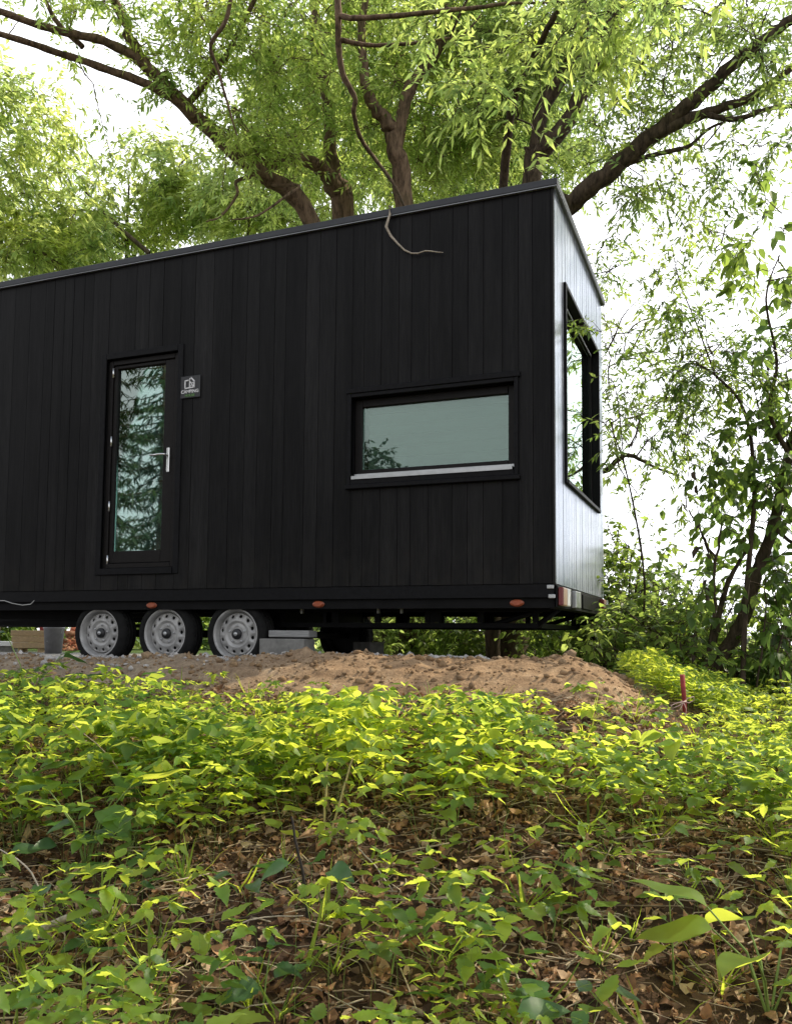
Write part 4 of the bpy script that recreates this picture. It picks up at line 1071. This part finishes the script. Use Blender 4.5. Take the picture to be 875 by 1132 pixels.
bush('leafy_bush', 'shady thicket bush around the foot of the leaning tree', 800, 7.4, 722, .38, 55, 'lf_right', n=44)
bush('leafy_bush', 'tall thicket bush under the vines at the frame edge', 862, 7.2, 668, .42, 56, 'lf_right', (.09, .6), n=46)
bush('leafy_bush', 'light green bush behind the leaning tree trunk', 850, 8.8, 705, .6, 57, 'lf_willow', n=44)
bush('leafy_bush', 'small bush behind the soil bank end', 700, 6.9, 725, .3, 58, n=40)
for k, (u, d, vt, mt) in enumerate(((425, 10.4, 676, 'lf_willow'), (470, 11.2, 672, 'lf_bush'), (520, 10.6, 676, 'lf_bush'), (565, 10.2, 674, 'lf_bush'), (615, 10.4, 668, 'lf_willow'))):
    bush('undergrowth_shrub', 'shrub seen in the gap below the chassis and above the soil bank', u, d, vt, .5, 60 + k, mt, n=60, group='shrubs seen below the chassis')
for k, (u, d, vt) in enumerate(((-60, 15, 660), (20, 16, 655), (110, 16.5, 650), (200, 16, 655), (300, 17, 650), (390, 16, 650), (480, 17, 650), (570, 15, 650))):
    bush('undergrowth_shrub', 'sunlit shrub of the row beyond the clearing behind the house', u, d, vt, 1.0, 80 + k, 'lf_yellow' if k % 2 == 0 else 'lf_bush', (.13, .55), n=60, group='shrubs beyond the clearing')
for k, (u, d, vt) in enumerate(((760, 17, 705), (850, 15, 690))):
    bush('far_shrub', ['pale shrub far down the slope in the bright gap', 'pale shrub far down the slope behind the leaning tree'][k], u, d, vt, 1.3, 95 + k, 'lf_willow', (.14, .5), n=70)

# tree added out of view on the right, crown shaped to dapple the slope
b = np.array([5.4, .2, float(ground_h(5.4, .2)) - .05])
make_tree('unseen_dapple_tree', 'unseen tree added so its branches dapple the slope with shade', 'tree', b,
    [([b, b + [.05, -.1, 2], b + [-.3, -.2, 3.6], np.array([4.0, -.2, 4.9]), np.array([2.6, -.5, 5.3]), np.array([1.6, -.7, 5.4])], [.16, .14, .11, .07, .04, .02]),
     ([b + [-.3, -.2, 3.6], b + [-.4, -.9, 5.2], b + [-1, -1.3, 6.0]], [.08, .05, .02])],
    [(np.array([.9, .55, 5.5]), (1.0, .6, .3), 24), (np.array([2.3, -.6, 5.2]), (1.2, .7, .4), 44), (np.array([4.2, -.8, 5.3]), (.9, .6, .3), 8)], M['lf_willow'], M['bark_dark'], (.12, .3), 6, 10, .4, seed=77)

# leafy trees across the clearing
for k, (x, y, h, cr) in enumerate(((-7.2, -12.4, 6.2, 1.2), (-5.2, -13.2, 4.9, 1.2))):
    z0 = float(ground_h(x, y)) - .05; b = np.array([x, y, z0])
    make_tree('clearing_tree', 'leafy tree across the clearing, dimly mirrored in the side window', 'tree', b,
        [([b, b + [.1, 0, h * .3], b + [-.1, .1, h * .6], b + [0, 0, h * .9]], [.16, .13, .08, .03])],
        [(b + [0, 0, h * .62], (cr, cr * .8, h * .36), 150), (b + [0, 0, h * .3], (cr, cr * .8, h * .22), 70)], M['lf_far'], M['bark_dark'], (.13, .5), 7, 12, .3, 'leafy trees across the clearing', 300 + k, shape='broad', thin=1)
# trees across the clearing, behind the photographer: mirrored in the glass
def conifer(x, y, h, seed, label):
    rng = np.random.default_rng(seed); z0 = float(ground_h(x, y)) - .05
    t = thing('spruce_tree', label, 'tree', (x, y, z0), 'spruces across the clearing')
    wd = Wood(); wd.tube([(x, y, z0), (x + .05, y, z0 + h * .5), (x, y, z0 + h)], [.16, .10, .02], 8)
    LP, LD = [], []
    for k in range(int(h * 16)):
        f = rng.uniform(.30, .98); zz = z0 + h * f; a = rng.uniform(0, 6.28); l = (1 - f) * h * .24 * rng.uniform(.7, 1.1) + .25
        s0 = np.array([x, y, zz]); e = s0 + np.array([math.cos(a) * l, math.sin(a) * l, -.25 * l])
        p_, r_ = smooth_path([s0, (s0 + e) / 2 + np.array([0, 0, -.04 * l]), e], [.02, .012, .004], 3, .01, rng); wd.tube(p_, r_, 4)
        m = int(34 * l); q = rng.uniform(.1, 1, (m, 1)); P_ = s0 * (1 - q) + e * q + rng.normal(0, .03, (m, 3))
        sd = np.array([-math.sin(a), math.cos(a), 0]); D_ = (e - s0) / l * .6 + sd * rng.choice([-1, 1], (m, 1)) * .7 + rng.normal(0, .25, (m, 3)); D_[:, 2] -= .45
        LP.append(P_); LD.append(D_)
    wd.build('trunk', M['bark_dark'], t)
    V, T = leaf_geo(np.concatenate(LP), np.concatenate(LD), .24, .16, .25, .2, rng, .5); np_mesh('crown', V, T, M['lf_far'], parent=t)
for k, (x, y, h) in enumerate(((-11.0, -10, 10), (-15.4, -13, 12), (-17.8, -12, 11))):
    conifer(x, y, h, 200 + k, 'dark spruce across the clearing, mirrored in the glass of the house')

# ------------------------------------------------------------------ GROUND COVER
def leaflet(rows, L_, w, serr, curve, fold, petiole=0.0):
    """one leaflet along +x, normal +z: (V, T)"""
    t = np.linspace(0, 1, rows)
    prof = t ** .62 * (1 - t) ** 1.0 * (1 + .35 * (1 - t)); prof = prof / prof.max()
    prof[0] = .02; prof[-1] = 0.0
    if serr: prof = prof * (1 - serr * (np.arange(rows) % 2)) 
    hw = prof * w * .5
    x = t * L_; z = -curve * L_ * t ** 2 + .03 * L_ * np.sin(t * 9)
    mid = np.stack([x, 0 * x, z], -1)
    lf = np.stack([x + serr * L_ * .05 * (np.arange(rows) % 2 == 0), hw, z + fold * hw], -1); rt = lf * np.array([1, -1, 1])
    V = np.concatenate([mid, lf, rt]); r = rows; T = []
    for i in range(r - 1):
        T += [[i, i + 1, r + i + 1], [i, r + i + 1, r + i], [i, 2 * r + i, 2 * r + i + 1], [i, 2 * r + i + 1, i + 1]]
    return V, np.array(T)

def rot_to(V, pos, az, el, roll):
    c, s = math.cos(roll), math.sin(roll); V = V @ np.array([[1, 0, 0], [0, c, s], [0, -s, c]])
    c, s = math.cos(el), math.sin(el); V = V @ np.array([[c, 0, s], [0, 1, 0], [-s, 0, c]])
    c, s = math.cos(az), math.sin(az); V = V @ np.array([[c, s, 0], [-s, c, 0], [0, 0, 1]])
    return V + pos

def stem_geo(pts, rad, k=4):
    w = Wood(); w.tube(np.array(pts), np.array(rad), k)
    q = w.T[0]; return w.V[0], np.concatenate([q[:, [0, 1, 2]], q[:, [0, 2, 3]]])

class Geo:
    def __init__(s): s.V = []; s.T = []; s.I = []; s.n = 0
    def add(s, V, T, m): s.V.append(V); s.T.append(T + s.n); s.I.append(np.full(len(T), m)); s.n += len(V)
    def get(s): return np.concatenate(s.V), np.concatenate(s.T), np.concatenate(s.I)

def goutweed(rng, h=.2, rows=6, serr=0, size=.055, groups=3, lean=.25, sparse=False, two=False):
    """a stalk ending in three stalks of three leaflets"""
    g = Geo(); az = rng.uniform(0, 6.28)
    if two:
        for m in range(int(rng.integers(1, 3))):
            V, T, I = goutweed(rng, h * rng.uniform(.5, .85), rows, serr, size * rng.uniform(.75, 1), 3, .6); g.V.append(V); g.T.append(T + g.n); g.I.append(I); g.n += len(V)
    top = np.array([math.cos(az) * h * lean, math.sin(az) * h * lean, h])
    V, T = stem_geo([(0, 0, -.01), top * np.array([.35, .35, .55]), top], [.0022, .0018, .0014]); g.add(V, T, 1)
    for k in range(groups):
        a = az + (k - (groups - 1) / 2) * (1.75 if groups == 3 else 2.0) + rng.normal(0, .2)
        el = rng.uniform(-.05, .4); sl_ = size * rng.uniform(.6, 1.1)
        e = top + np.array([math.cos(a) * math.cos(el), math.sin(a) * math.cos(el), math.sin(el)]) * sl_
        V, T = stem_geo([top, (top + e) / 2 + [0, 0, .004], e], [.0012, .001, .0009], 3); g.add(V, T, 1)
        for j in (-1, 0, 1):
            if sparse and rng.random() < .2: continue
            b = a + j * rng.uniform(.9, 1.25)
            s_ = size * (1.25 if j == 0 else 1.0) * rng.uniform(.8, 1.15)
            V, T = leaflet(rows, s_, s_ * rng.uniform(.48, .62), serr, rng.uniform(.02, .28), rng.uniform(.05, .4))
            g.add(rot_to(V, e, b, rng.uniform(-.6, .3), rng.normal(0, .3)), T, 0)
    return g.get()

def upright(rng, h=.22, rows=6, serr=0, size=.06, pairs=3):
    """upright stem with opposite pairs of pointed leaves"""
    g = Geo(); ln = rng.normal(0, .12, 2) * h; top = np.array([ln[0], ln[1], h])
    V, T = stem_geo([(0, 0, -.01), top * np.array([.4, .4, .5]), top], [.0028, .0022, .0014]); g.add(V, T, 1)
    a0 = rng.uniform(0, 6.28)
    for k in range(pairs):
        f = .45 + .55 * k / max(pairs - 1, 1); q = top * np.array([f, f, f])
        for s_ in (0, math.pi):
            l = size * (1.3 - .45 * k / max(pairs - 1, 1)) * rng.uniform(.85, 1.15)
            a = a0 + k * math.pi / 2 + s_ + rng.normal(0, .15); el = rng.uniform(-.1, .5)
            e = q + np.array([math.cos(a), math.sin(a), .3]) * l * .22
            V, T = stem_geo([q, e], [.001, .0008], 3); g.add(V, T, 1)
            V, T = leaflet(rows, l, l * rng.uniform(.48, .6), serr, rng.uniform(.1, .4), rng.uniform(.1, .4)); g.add(rot_to(V, e, a, el, rng.normal(0, .15)), T, 0)
    for s_ in (0, math.pi):
        V, T = leaflet(rows, size * .5, size * .25, 0, .1, .3); g.add(rot_to(V, top, a0 + .8 + s_, .7, 0), T, 0)
    return g.get()

def broad(rng, h=.2, rows=10, size=.13, leaves=5, serr=0):
    """rosette of big oval leaves on stalks"""
    g = Geo(); a0 = rng.uniform(0, 6.28)
    for k in range(leaves):
        a = a0 + k * 2.4 + rng.normal(0, .2); hh = h * rng.uniform(.55, 1.05); out = h * rng.uniform(.25, .6)
        e = np.array([math.cos(a) * out, math.sin(a) * out, hh])
        V, T = stem_geo([(0, 0, -.01), (e[0] * .35, e[1] * .35, hh * .6), e], [.0035, .003, .002], 5); g.add(V, T, 1)
        s_ = size * rng.uniform(.75, 1.15)
        V, T = leaflet(rows, s_, s_ * rng.uniform(.55, .68), serr, rng.uniform(.1, .35), rng.uniform(.1, .35)); g.add(rot_to(V, e, a + rng.normal(0, .3), rng.uniform(-.2, .6), rng.normal(0, .25)), T, 0)
    return g.get()

rg = np.random.default_rng(5)
VAR = [goutweed(rg, 1, 7, 0, rg.uniform(.16, .235), int(rg.integers(3, 5)), rg.uniform(.1, .45), two=rg.random() < .6) for _ in range(16)] + [goutweed(rg, 1, 6, 0, rg.uniform(.22, .30), 2, .35) for _ in range(4)] + [upright(rg, 1, 6, 0, .3, rg.integers(2, 4)) for _ in range(5)]
VAR_HI = [goutweed(rg, 1, 13, .22, rg.uniform(.17, .25), 3, rg.uniform(.1, .4), two=rg.random() < .5) for _ in range(10)] + [upright(rg, 1, 13, .2, .32, 3) for _ in range(4)]

SU, SV, SD = 755, 785, 4.75
def clear_of_stake(x, y, z):
    u, v, d = pj(np.stack([x, y, z], -1)); return ~((((np.abs(u - SU) < 20) & (d > 3.8)) | ((np.abs(u - SU) < 34) & (d > 4.35))) & (d < 4.95))

def in_view(x, y, z, m=420):
    u, v, d = pj(np.stack([x, y, z], -1)); return (u > -m) & (u < 875 + m) & (v < 1132 + m) & (d > .95)

def cover(n, region, dens):
    x = RNG.uniform(region[0], region[1], n); y = RNG.uniform(region[2], region[3], n); z = ground_h(x, y)
    keep = in_view(x, y, z) & (RNG.uniform(0, 1, n) < dens(x, y, z))
    return x[keep], y[keep], z[keep]

def dens_slope(x, y, z):
    u, v, d = pj(np.stack([x, y, z], -1))
    far = sstep(2.0, 3.5, d)
    patch = sstep(.42, .62, fbm(x * 1.7 + 3, y * 1.7 + 8, 3, 77))
    hole = np.exp(-((u - 580) / 130) ** 2 - ((v - 1010) / 100) ** 2) + .45 * np.exp(-((u - 330) / 110) ** 2 - ((v - 980) / 60) ** 2)
    edge = sstep(-1.98, -2.4, y + .25 * (fbm(x * 2, y * 2, 2, 12) - .5))
    return np.clip((.06 + .17 * patch) * (1 - far) + far * (.22 + .52 * patch), 0, 1) * np.clip(1 - .85 * hole, .05, 1) * np.where(x < .9, edge, 1)

def gather(xs, ys, zs, var, hrange, rng):
    Vs, Ts, Is = [], [], []; nb = 0
    for x, y, z in zip(xs, ys, zs):
        V, T, I = var[rng.integers(len(var))]
        h = rng.uniform(*hrange); a = rng.uniform(0, 6.28); c, s = math.cos(a), math.sin(a)
        hz = h * rng.uniform(.75, 1.25)
        W_ = np.stack([(V[:, 0] * c - V[:, 1] * s) * h + x, (V[:, 0] * s + V[:, 1] * c) * h + y, V[:, 2] * hz + z], -1)
        Vs.append(W_); Ts.append(T + nb); Is.append(I); nb += len(V)
    return np.concatenate(Vs), np.concatenate(Ts), np.concatenate(Is)

x1, y1, z1 = cover(17000, (-8, 4.2, -4.9, -1.5), dens_slope)
kk = clear_of_stake(x1, y1, z1); x1, y1, z1 = x1[kk], y1[kk], z1[kk]
_, _, d1_ = pj(np.stack([x1, y1, z1], -1))
near = d1_ < 2.7
backrow = (y1 > -2.75) & ~near; midrow = ~near & ~backrow
Va, Ta, Ia = gather(x1[midrow], y1[midrow], z1[midrow], VAR, (.16, .31), RNG)
Ve, Te, Ie = gather(x1[backrow], y1[backrow], z1[backrow], VAR, (.10, .225), RNG)
Va, Ta, Ia = np.concatenate([Va, Ve]), np.concatenate([Ta, Te + len(Va)]), np.concatenate([Ia, Ie])
Vb, Tb, Ib = gather(x1[near], y1[near], z1[near], VAR_HI, (.15, .27), RNG)
x2, y2, z2 = cover(2300, (.45, 5, -1.5, 2.2), lambda x, y, z: sstep(.75, 1.05, x + .5 * sstep(-.9, -.25, y) + .15 * fbm(x * 3, y * 3, 2, 5)) * .95)
x5, y5, z5 = cover(700, (.48, 1.2, -1.0, .6), lambda x, y, z: sstep(.62, .8, x + .25 * (y + 1.0)))
x2, y2, z2 = np.concatenate([x2, x5]), np.concatenate([y2, y5]), np.concatenate([z2, z5])
kk = clear_of_stake(x2, y2, z2); x2, y2, z2 = x2[kk], y2[kk], z2[kk]
Vc, Tc, Ic = gather(x2, y2, z2, VAR, (.09, .185), RNG)
def grass_tuft(rng):
    g = Geo()
    for k in range(int(rng.integers(5, 12))):
        V, T = leaflet(6, rng.uniform(.6, 1.1), .035, 0, rng.uniform(.1, .5), .3); g.add(rot_to(V, np.array([rng.normal(0, .04), rng.normal(0, .04), 0]), rng.uniform(0, 6.28), rng.uniform(.7, 1.35), 0), T, 0)
    return g.get()
GRS = [grass_tuft(rg) for _ in range(7)]
gx_, gy_, gz_ = cover(1500, (-6, 3.4, -4.7, -1.75), lambda x, y, z: .16 + .5 * sstep(.5, .7, fbm(x * 1.3 + 40, y * 1.3, 3, 55)))
Vg, Tg, Ig = gather(gx_, gy_, gz_, GRS, (.10, .26), RNG)
BRO = [broad(rg, 1, 8, .55, int(rg.integers(3, 6))) for _ in range(6)]
bx_, by_, bz_ = cover(420, (-6, 2.5, -4.6, -2.0), lambda x, y, z: np.where(x < -.3, .5, .14) * sstep(1.6, 2.2, pj(np.stack([x, y, z], -1))[2]))
kk = clear_of_stake(bx_, by_, bz_); bx_, by_, bz_ = bx_[kk], by_[kk], bz_[kk]
Vd, Td, Id = gather(bx_, by_, bz_, BRO, (.10, .20), RNG); Id = np.where(Id == 0, 2, Id)
Vd, Td, Id = np.concatenate([Vd, Vg]), np.concatenate([Td, Tg + len(Vd)]), np.concatenate([Id, Ig])
V = np.concatenate([Va, Vb, Vc, Vd]); T = np.concatenate([Ta, Tb + len(Va), Tc + len(Va) + len(Vb), Td + len(Va) + len(Vb) + len(Vc)]); I = np.concatenate([Ia, Ib, Ic, Id])
gc = np_mesh('ground_cover', V, T, [M['lf_gout'], M['stem'], M['lf_cool']], I)
tag(gc, 'bright yellow-green goutweed covering the slope below the pad', None, None, 'stuff')
print('cover plants', len(x1), len(x2), 'tris', len(T))

# dry leaf litter and twigs
def litter(n):
    x = RNG.uniform(-6.5, 3.2, n); y = RNG.uniform(-4.9, -1.45, n); z = ground_h(x, y)
    k = in_view(x, y, z, 400); x, y, z = x[k], y[k], z[k]; n = len(x)
    rows = 5; t = np.linspace(0, 1, rows); hw = np.sin(np.pi * t ** .8) * .30; hw[0] = .03; hw[-1] = .01
    L_ = RNG.gamma(3.0, .0068, n) + .006; curl = RNG.normal(0, 1.5, n); cup = RNG.normal(.3, .6, n); wd_ = RNG.uniform(.7, 1.4, n)
    V = np.zeros((n, rows, 3, 3))
    X = (t - .5)[None, :] * L_[:, None]; Zc = curl[:, None] * ((t - .5) ** 2)[None, :] * L_[:, None]
    for j, sg in enumerate((-1, 0, 1)):
        V[:, :, j, 0] = X + RNG.normal(0, .002, X.shape); V[:, :, j, 1] = sg * hw[None] * L_[:, None] * wd_[:, None]
        V[:, :, j, 2] = Zc + abs(sg) * cup[:, None] * hw[None] * L_[:, None] + RNG.normal(0, .0022, X.shape)
    V = V.reshape(n, -1, 3)
    a, b_, c_ = RNG.uniform(0, 6.28, n), RNG.normal(0, .45, n), RNG.normal(0, .45, n)
    def rot(V, ang, i, j):
        c, s = np.cos(ang)[:, None], np.sin(ang)[:, None]; A, B = V[..., i].copy(), V[..., j].copy(); V[..., i] = A * c - B * s; V[..., j] = A * s + B * c
    rot(V, b_, 0, 2); rot(V, c_, 1, 2); rot(V, a, 0, 1)
    V += np.stack([x, y, z + RNG.uniform(.002, .022, n)], -1)[:, None]
    q = []
    for i in range(rows - 1):
        for j in range(2): q.append([i * 3 + j, i * 3 + j + 1, (i + 1) * 3 + j + 1, (i + 1) * 3 + j])
    q = np.array(q)
    return V.reshape(-1, 3), (q[None] + (np.arange(n) * rows * 3)[:, None, None]).reshape(-1, 4)
V, T = litter(60000)
tag(np_mesh('leaf_litter', V, T, M['litter'], smooth=True), 'curled brown dead leaves lying over the slope', None, None, 'stuff')
wd = Wood(); n = 0
xs = RNG.uniform(-5.5, 3, 12000); ys = RNG.uniform(-4.8, -1.6, 12000); zs = ground_h(xs, ys); k = in_view(xs, ys, zs, 300)
for x, y, z in zip(xs[k], ys[k], zs[k]):
    l = RNG.gamma(2.2, .035) + .03; a = RNG.uniform(0, 6.28); d = np.array([math.cos(a), math.sin(a), RNG.normal(0, .14)]); c = np.array([x, y, z + RNG.uniform(.005, .03)])
    bend = RNG.normal(0, .12 * l, 3); bend[2] = abs(bend[2]) * .5
    r = RNG.uniform(.0008, .003); wd.tube([c - d * l / 2, c + bend, c + d * l / 2], [r, r * .9, r * .5], 4)
o = np_mesh('twig_litter', np.concatenate(wd.V), np.concatenate(wd.T), M['twig'], smooth=True)
tag(o, 'thin dry twigs and stalks strewn over the slope', None, None, 'stuff')

# ------------------------------------------------------------------ individual plants and sticks in the foreground
def gpt(u, v):
    """ground point under a line of sight"""
    lo, hi = .8, 12
    for _ in range(50):
        m = (lo + hi) / 2; p = at(u, v, m)
        if p[2] > float(ground_h(p[0], p[1])): lo = m
        else: hi = m
    p = at(u, v, lo); p[2] = float(ground_h(p[0], p[1])); return p

def plant(name, label, u, v, geo, mat='lf_gout', scale=1., group='single plants at the front of the slope'):
    p = gpt(u, v); V, T, I = geo
    t = thing(name, label, 'plant', p, group)
    V = V * scale + p
    for nm, k, m in (('leaves', 0, M[mat]), ('stem', 1, M['stem'])):
        tt = T[I == k]
        if len(tt):
            us, inv = np.unique(tt, return_inverse=True); np_mesh(nm, V[us], inv.reshape(-1, 3), m, parent=t)
    return t
rp_ = np.random.default_rng(99)
plant('broadleaf_plant', 'big oval-leaved plant standing tall at the slope edge on the open side', 95, 960, broad(rp_, .30, 12, .20, 6), 'lf_gout')
plant('broadleaf_plant', 'bluish large-leaved plant next to the tall oval-leaved one', 20, 930, broad(rp_, .24, 12, .18, 5), 'lf_cool')
plant('broadleaf_plant', 'bluish-green plant with two folded leaves between the goutweed', 175, 915, broad(rp_, .12, 12, .09, 4), 'lf_cool')
plant('broadleaf_plant', 'large glossy leaf plant cut by the frame, closest of all', 850, 1125, broad(rp_, .26, 12, .19, 6), 'lf_gout')
plant('broadleaf_plant', 'tall dock leaf plant silhouetted before the bank under the low end', 30, 788, broad(rp_, .44, 12, .15, 3), 'lf_cool')
plant('nettle_plant', 'upright three-tiered plant in front of the large glossy leaf plant', 745, 1090, upright(rp_, .20, 15, .2, .075, 3))
plant('nettle_plant', 'upright nettle-like plant at the lower edge, bent sideways', 290, 1120, upright(rp_, .13, 15, .2, .075, 3), 'lf_cool')
plant('nettle_plant', 'single small upright plant in the brown litter', 430, 1090, upright(rp_, .13, 15, .2, .06, 3))
plant('nettle_plant', 'upright plant with broad pairs of leaves left of the pale stick', 105, 1080, upright(rp_, .13, 15, .2, .065, 3), 'lf_cool')
plant('goutweed_plant', 'low goutweed clump alone in the brown litter', 610, 1040, goutweed(rp_, .10, 15, .22, .06, 3))
plant('goutweed_plant', 'tiny dark goutweed shoot at the lower edge in bare litter', 556, 1125, goutweed(rp_, .06, 15, .22, .045, 3), 'lf_cool')
plant('goutweed_plant', 'drooping pale goutweed with a crumpled leaf at mid slope', 505, 910, goutweed(rp_, .16, 15, .22, .07, 3))

def stick(name, label, pts, rad, mat, cat='stick', k=6):
    p_, r_ = smooth_path(pts, rad, 4, .001); w = Wood(); w.tube(p_, r_, k)
    return tag(np_mesh(name, w.V[0], w.T[0], mat, smooth=True), label, cat)
g = gpt(340, 1020); _, _, dd = pj(g); dd = float(dd[0])
stick('dark_stick', 'thin black stick standing upright in the litter', [g - np.array([0, 0, .03]), at(336, 975, dd), at(328, 935, dd), at(322, 903, dd)], [.004, .0045, .004, .003], M['twig_dark'])
a, b_ = gpt(35, 1040), gpt(130, 1010)
stick('dead_branch', 'thick pale dead branch lying on the ground among plants', [a + [0, 0, .02], (a + b_) / 2 + [0, 0, .035], b_ + [0, 0, .015]], [.009, .011, .006], M['twig_pale'])
a, b_ = gpt(215, 1052), gpt(335, 1025)
stick('dry_stalk', 'long pale stalk arching low over the shaded litter', [a + [0, 0, .01], (a + b_) / 2 + [0, 0, .05], b_ + [0, 0, .03]], [.002, .0022, .0015], M['twig_pale'])
a = gpt(55, 1050); dd = float(pj(a)[2][0])
stick('dry_stalk', 'curved bleached stalk bowing up from the pale branch', [a, at(50, 1010, dd), at(35, 965, dd + .05), at(0, 940, dd + .1), at(-40, 935, dd + .12)], [.003, .003, .0025, .002, .0015], M['twig_pale'])
a = gpt(358, 935); dd = float(pj(a)[2][0])
stick('straw_stalk', 'straight yellow stalk standing lit in the middle of the slope', [a, at(359, 890, dd), at(362, 843, dd)], [.0045, .004, .0035], M['stalk'])
a = gpt(364, 933); dd = float(pj(a)[2][0])
stick('straw_stalk', 'yellow stalk leaning right from beside the straight one', [a, at(376, 885, dd), at(390, 838, dd)], [.0045, .004, .003], M['stalk'])
a, b_ = gpt(395, 955), gpt(435, 990)
stick('dry_stalk', 'short sunlit straw lying slanted below the yellow stalks', [a + [0, 0, .05], (a + b_) / 2 + [0, 0, .04], b_ + [0, 0, .01]], [.002, .0022, .0018], M['twig_pale'])
a, b_ = gpt(560, 1075), gpt(595, 1135)
stick('dry_stalk', 'pale stalk at the lower edge beside the tiny dark shoot', [a + [0, 0, .04], (a + b_) / 2 + [0, 0, .03], b_ + [0, 0, .005]], [.002, .0022, .002], M['twig_pale'])
a = gpt(230, 850); dd = float(pj(a)[2][0])
a, b_ = gpt(120, 900), gpt(150, 855)
stick('dead_branch', 'bent brown twig poking up behind the big oval-leaved plant', [a, at(70 + 60, 850, float(pj(a)[2][0])), at(80, 800, float(pj(a)[2][0]))], [.004, .003, .0015], M['twig'])
a, b_ = gpt(0, 1112), gpt(75, 1128)
stick('dead_branch', 'brown rotten stick at the lower corner of the slope', [a + [0, 0, .01], (a + b_) / 2 + [0, 0, .015], b_ + [0, 0, .01]], [.008, .009, .006], M['twig'])
a, b_ = gpt(440, 1118), gpt(475, 1128)
stick('dead_branch', 'short thick bark piece in the litter at the lower edge', [a + [0, 0, .01], (a + b_) / 2 + [0, 0, .012], b_ + [0, 0, .01]], [.007, .008, .006], M['twig'])

# ------------------------------------------------------------------ light, sky, camera
EL, AZ = math.radians(48), math.radians(45)     # sun behind the house, to the right
S = Vector((math.sin(AZ) * math.cos(EL), math.cos(AZ) * math.cos(EL), math.sin(EL)))
sun = bpy.data.lights.new('sun', 'SUN'); sun.energy = 5.0; sun.angle = math.radians(.55); sun.color = (1, .89, .70)
so = bpy.data.objects.new('sun', sun); COL.objects.link(so); so.rotation_euler = S.to_track_quat('Z', 'Y').to_euler(); so.location = (4, 6, 12)

w = bpy.data.worlds.new('World'); SC.world = w; w.use_nodes = True
nt = w.node_tree; nt.nodes.clear()
out = nt.nodes.new('ShaderNodeOutputWorld'); bg = nt.nodes.new('ShaderNodeBackground'); bg.inputs[1].default_value = .15
sky = nt.nodes.new('ShaderNodeTexSky'); sky.sky_type = 'NISHITA'; sky.sun_disc = False; sky.sun_elevation = EL; sky.sun_rotation = AZ
sky.dust_density = 3; sky.air_density = 1.2
tc = nt.nodes.new('ShaderNodeTexCoord'); mp = nt.nodes.new('ShaderNodeMapping'); mp.inputs['Scale'].default_value = (1, 1, 2.2)
nz = nt.nodes.new('ShaderNodeTexNoise'); nz.inputs['Scale'].default_value = 1.6; nz.inputs['Detail'].default_value = 7
nt.links.new(tc.outputs['Generated'], mp.inputs[0]); nt.links.new(mp.outputs[0], nz.inputs['Vector'])
cf = ramp(nt, nz.outputs[0], [(.3, (.86,) * 3), (.6, (1.0,) * 3)])
sp_ = nt.nodes.new('ShaderNodeSeparateXYZ'); nt.links.new(tc.outputs['Generated'], sp_.inputs[0])
mr = nt.nodes.new('ShaderNodeMapRange'); mr.interpolation_type = 'SMOOTHSTEP'; mr.inputs[1].default_value = .60; mr.inputs[2].default_value = .86; mr.inputs[3].default_value = 1; mr.inputs[4].default_value = .14
nt.links.new(sp_.outputs[2], mr.inputs[0])
mu = nt.nodes.new('ShaderNodeMath'); mu.operation = 'MULTIPLY'; nt.links.new(cf, mu.inputs[0]); nt.links.new(mr.outputs[0], mu.inputs[1])
vd = nt.nodes.new('ShaderNodeVectorMath'); vd.operation = 'DOT_PRODUCT'; vd.inputs[1].default_value = (math.sin(math.radians(15)), math.cos(math.radians(15)), 0)
nt.links.new(tc.outputs['Generated'], vd.inputs[0])
mz = nt.nodes.new('ShaderNodeMapRange'); mz.interpolation_type = 'SMOOTHSTEP'; mz.inputs[1].default_value = -.5; mz.inputs[2].default_value = .75; mz.inputs[3].default_value = .72; mz.inputs[4].default_value = 1.45
nt.links.new(vd.outputs['Value'], mz.inputs[0])
cmb = nt.nodes.new('ShaderNodeCombineColor'); nt.links.new(mz.outputs[0], cmb.inputs[0]); nt.links.new(mz.outputs[0], cmb.inputs[1]); nt.links.new(mz.outputs[0], cmb.inputs[2])
cloudc = mix_rgb(nt, 1.0, cmb.outputs[0], (11.4, 11.6, 12.0), 'MULTIPLY')
mixc = mix_rgb(nt, mu.outputs[0], sky.outputs[0], cloudc)
nt.links.new(mixc, bg.inputs[0]); nt.links.new(bg.outputs[0], out.inputs[0])

cam = bpy.data.cameras.new('camera'); co = bpy.data.objects.new('camera', cam); COL.objects.link(co)
cam.sensor_fit = 'VERTICAL'; cam.sensor_height = 36; cam.lens = 36 * F / 1132; cam.sensor_width = 36 * 875 / 1132
cam.shift_y = (PY_ - 566) / 1132; cam.clip_end = 3000; cam.clip_start = .05
mw = Matrix(((CR[0], CU[0], -CF[0], CAM[0]), (CR[1], CU[1], -CF[1], CAM[1]), (CR[2], CU[2], -CF[2], CAM[2]), (0, 0, 0, 1)))
co.matrix_world = mw
SC.camera = co
SC.view_settings.view_transform = 'Standard'; SC.view_settings.look = 'None'; SC.view_settings.exposure = 0; SC.view_settings.gamma = 1
SC.render.engine = 'CYCLES'
SC.cycles.max_bounces = 8; SC.cycles.transparent_max_bounces = 12; SC.cycles.use_denoising = True
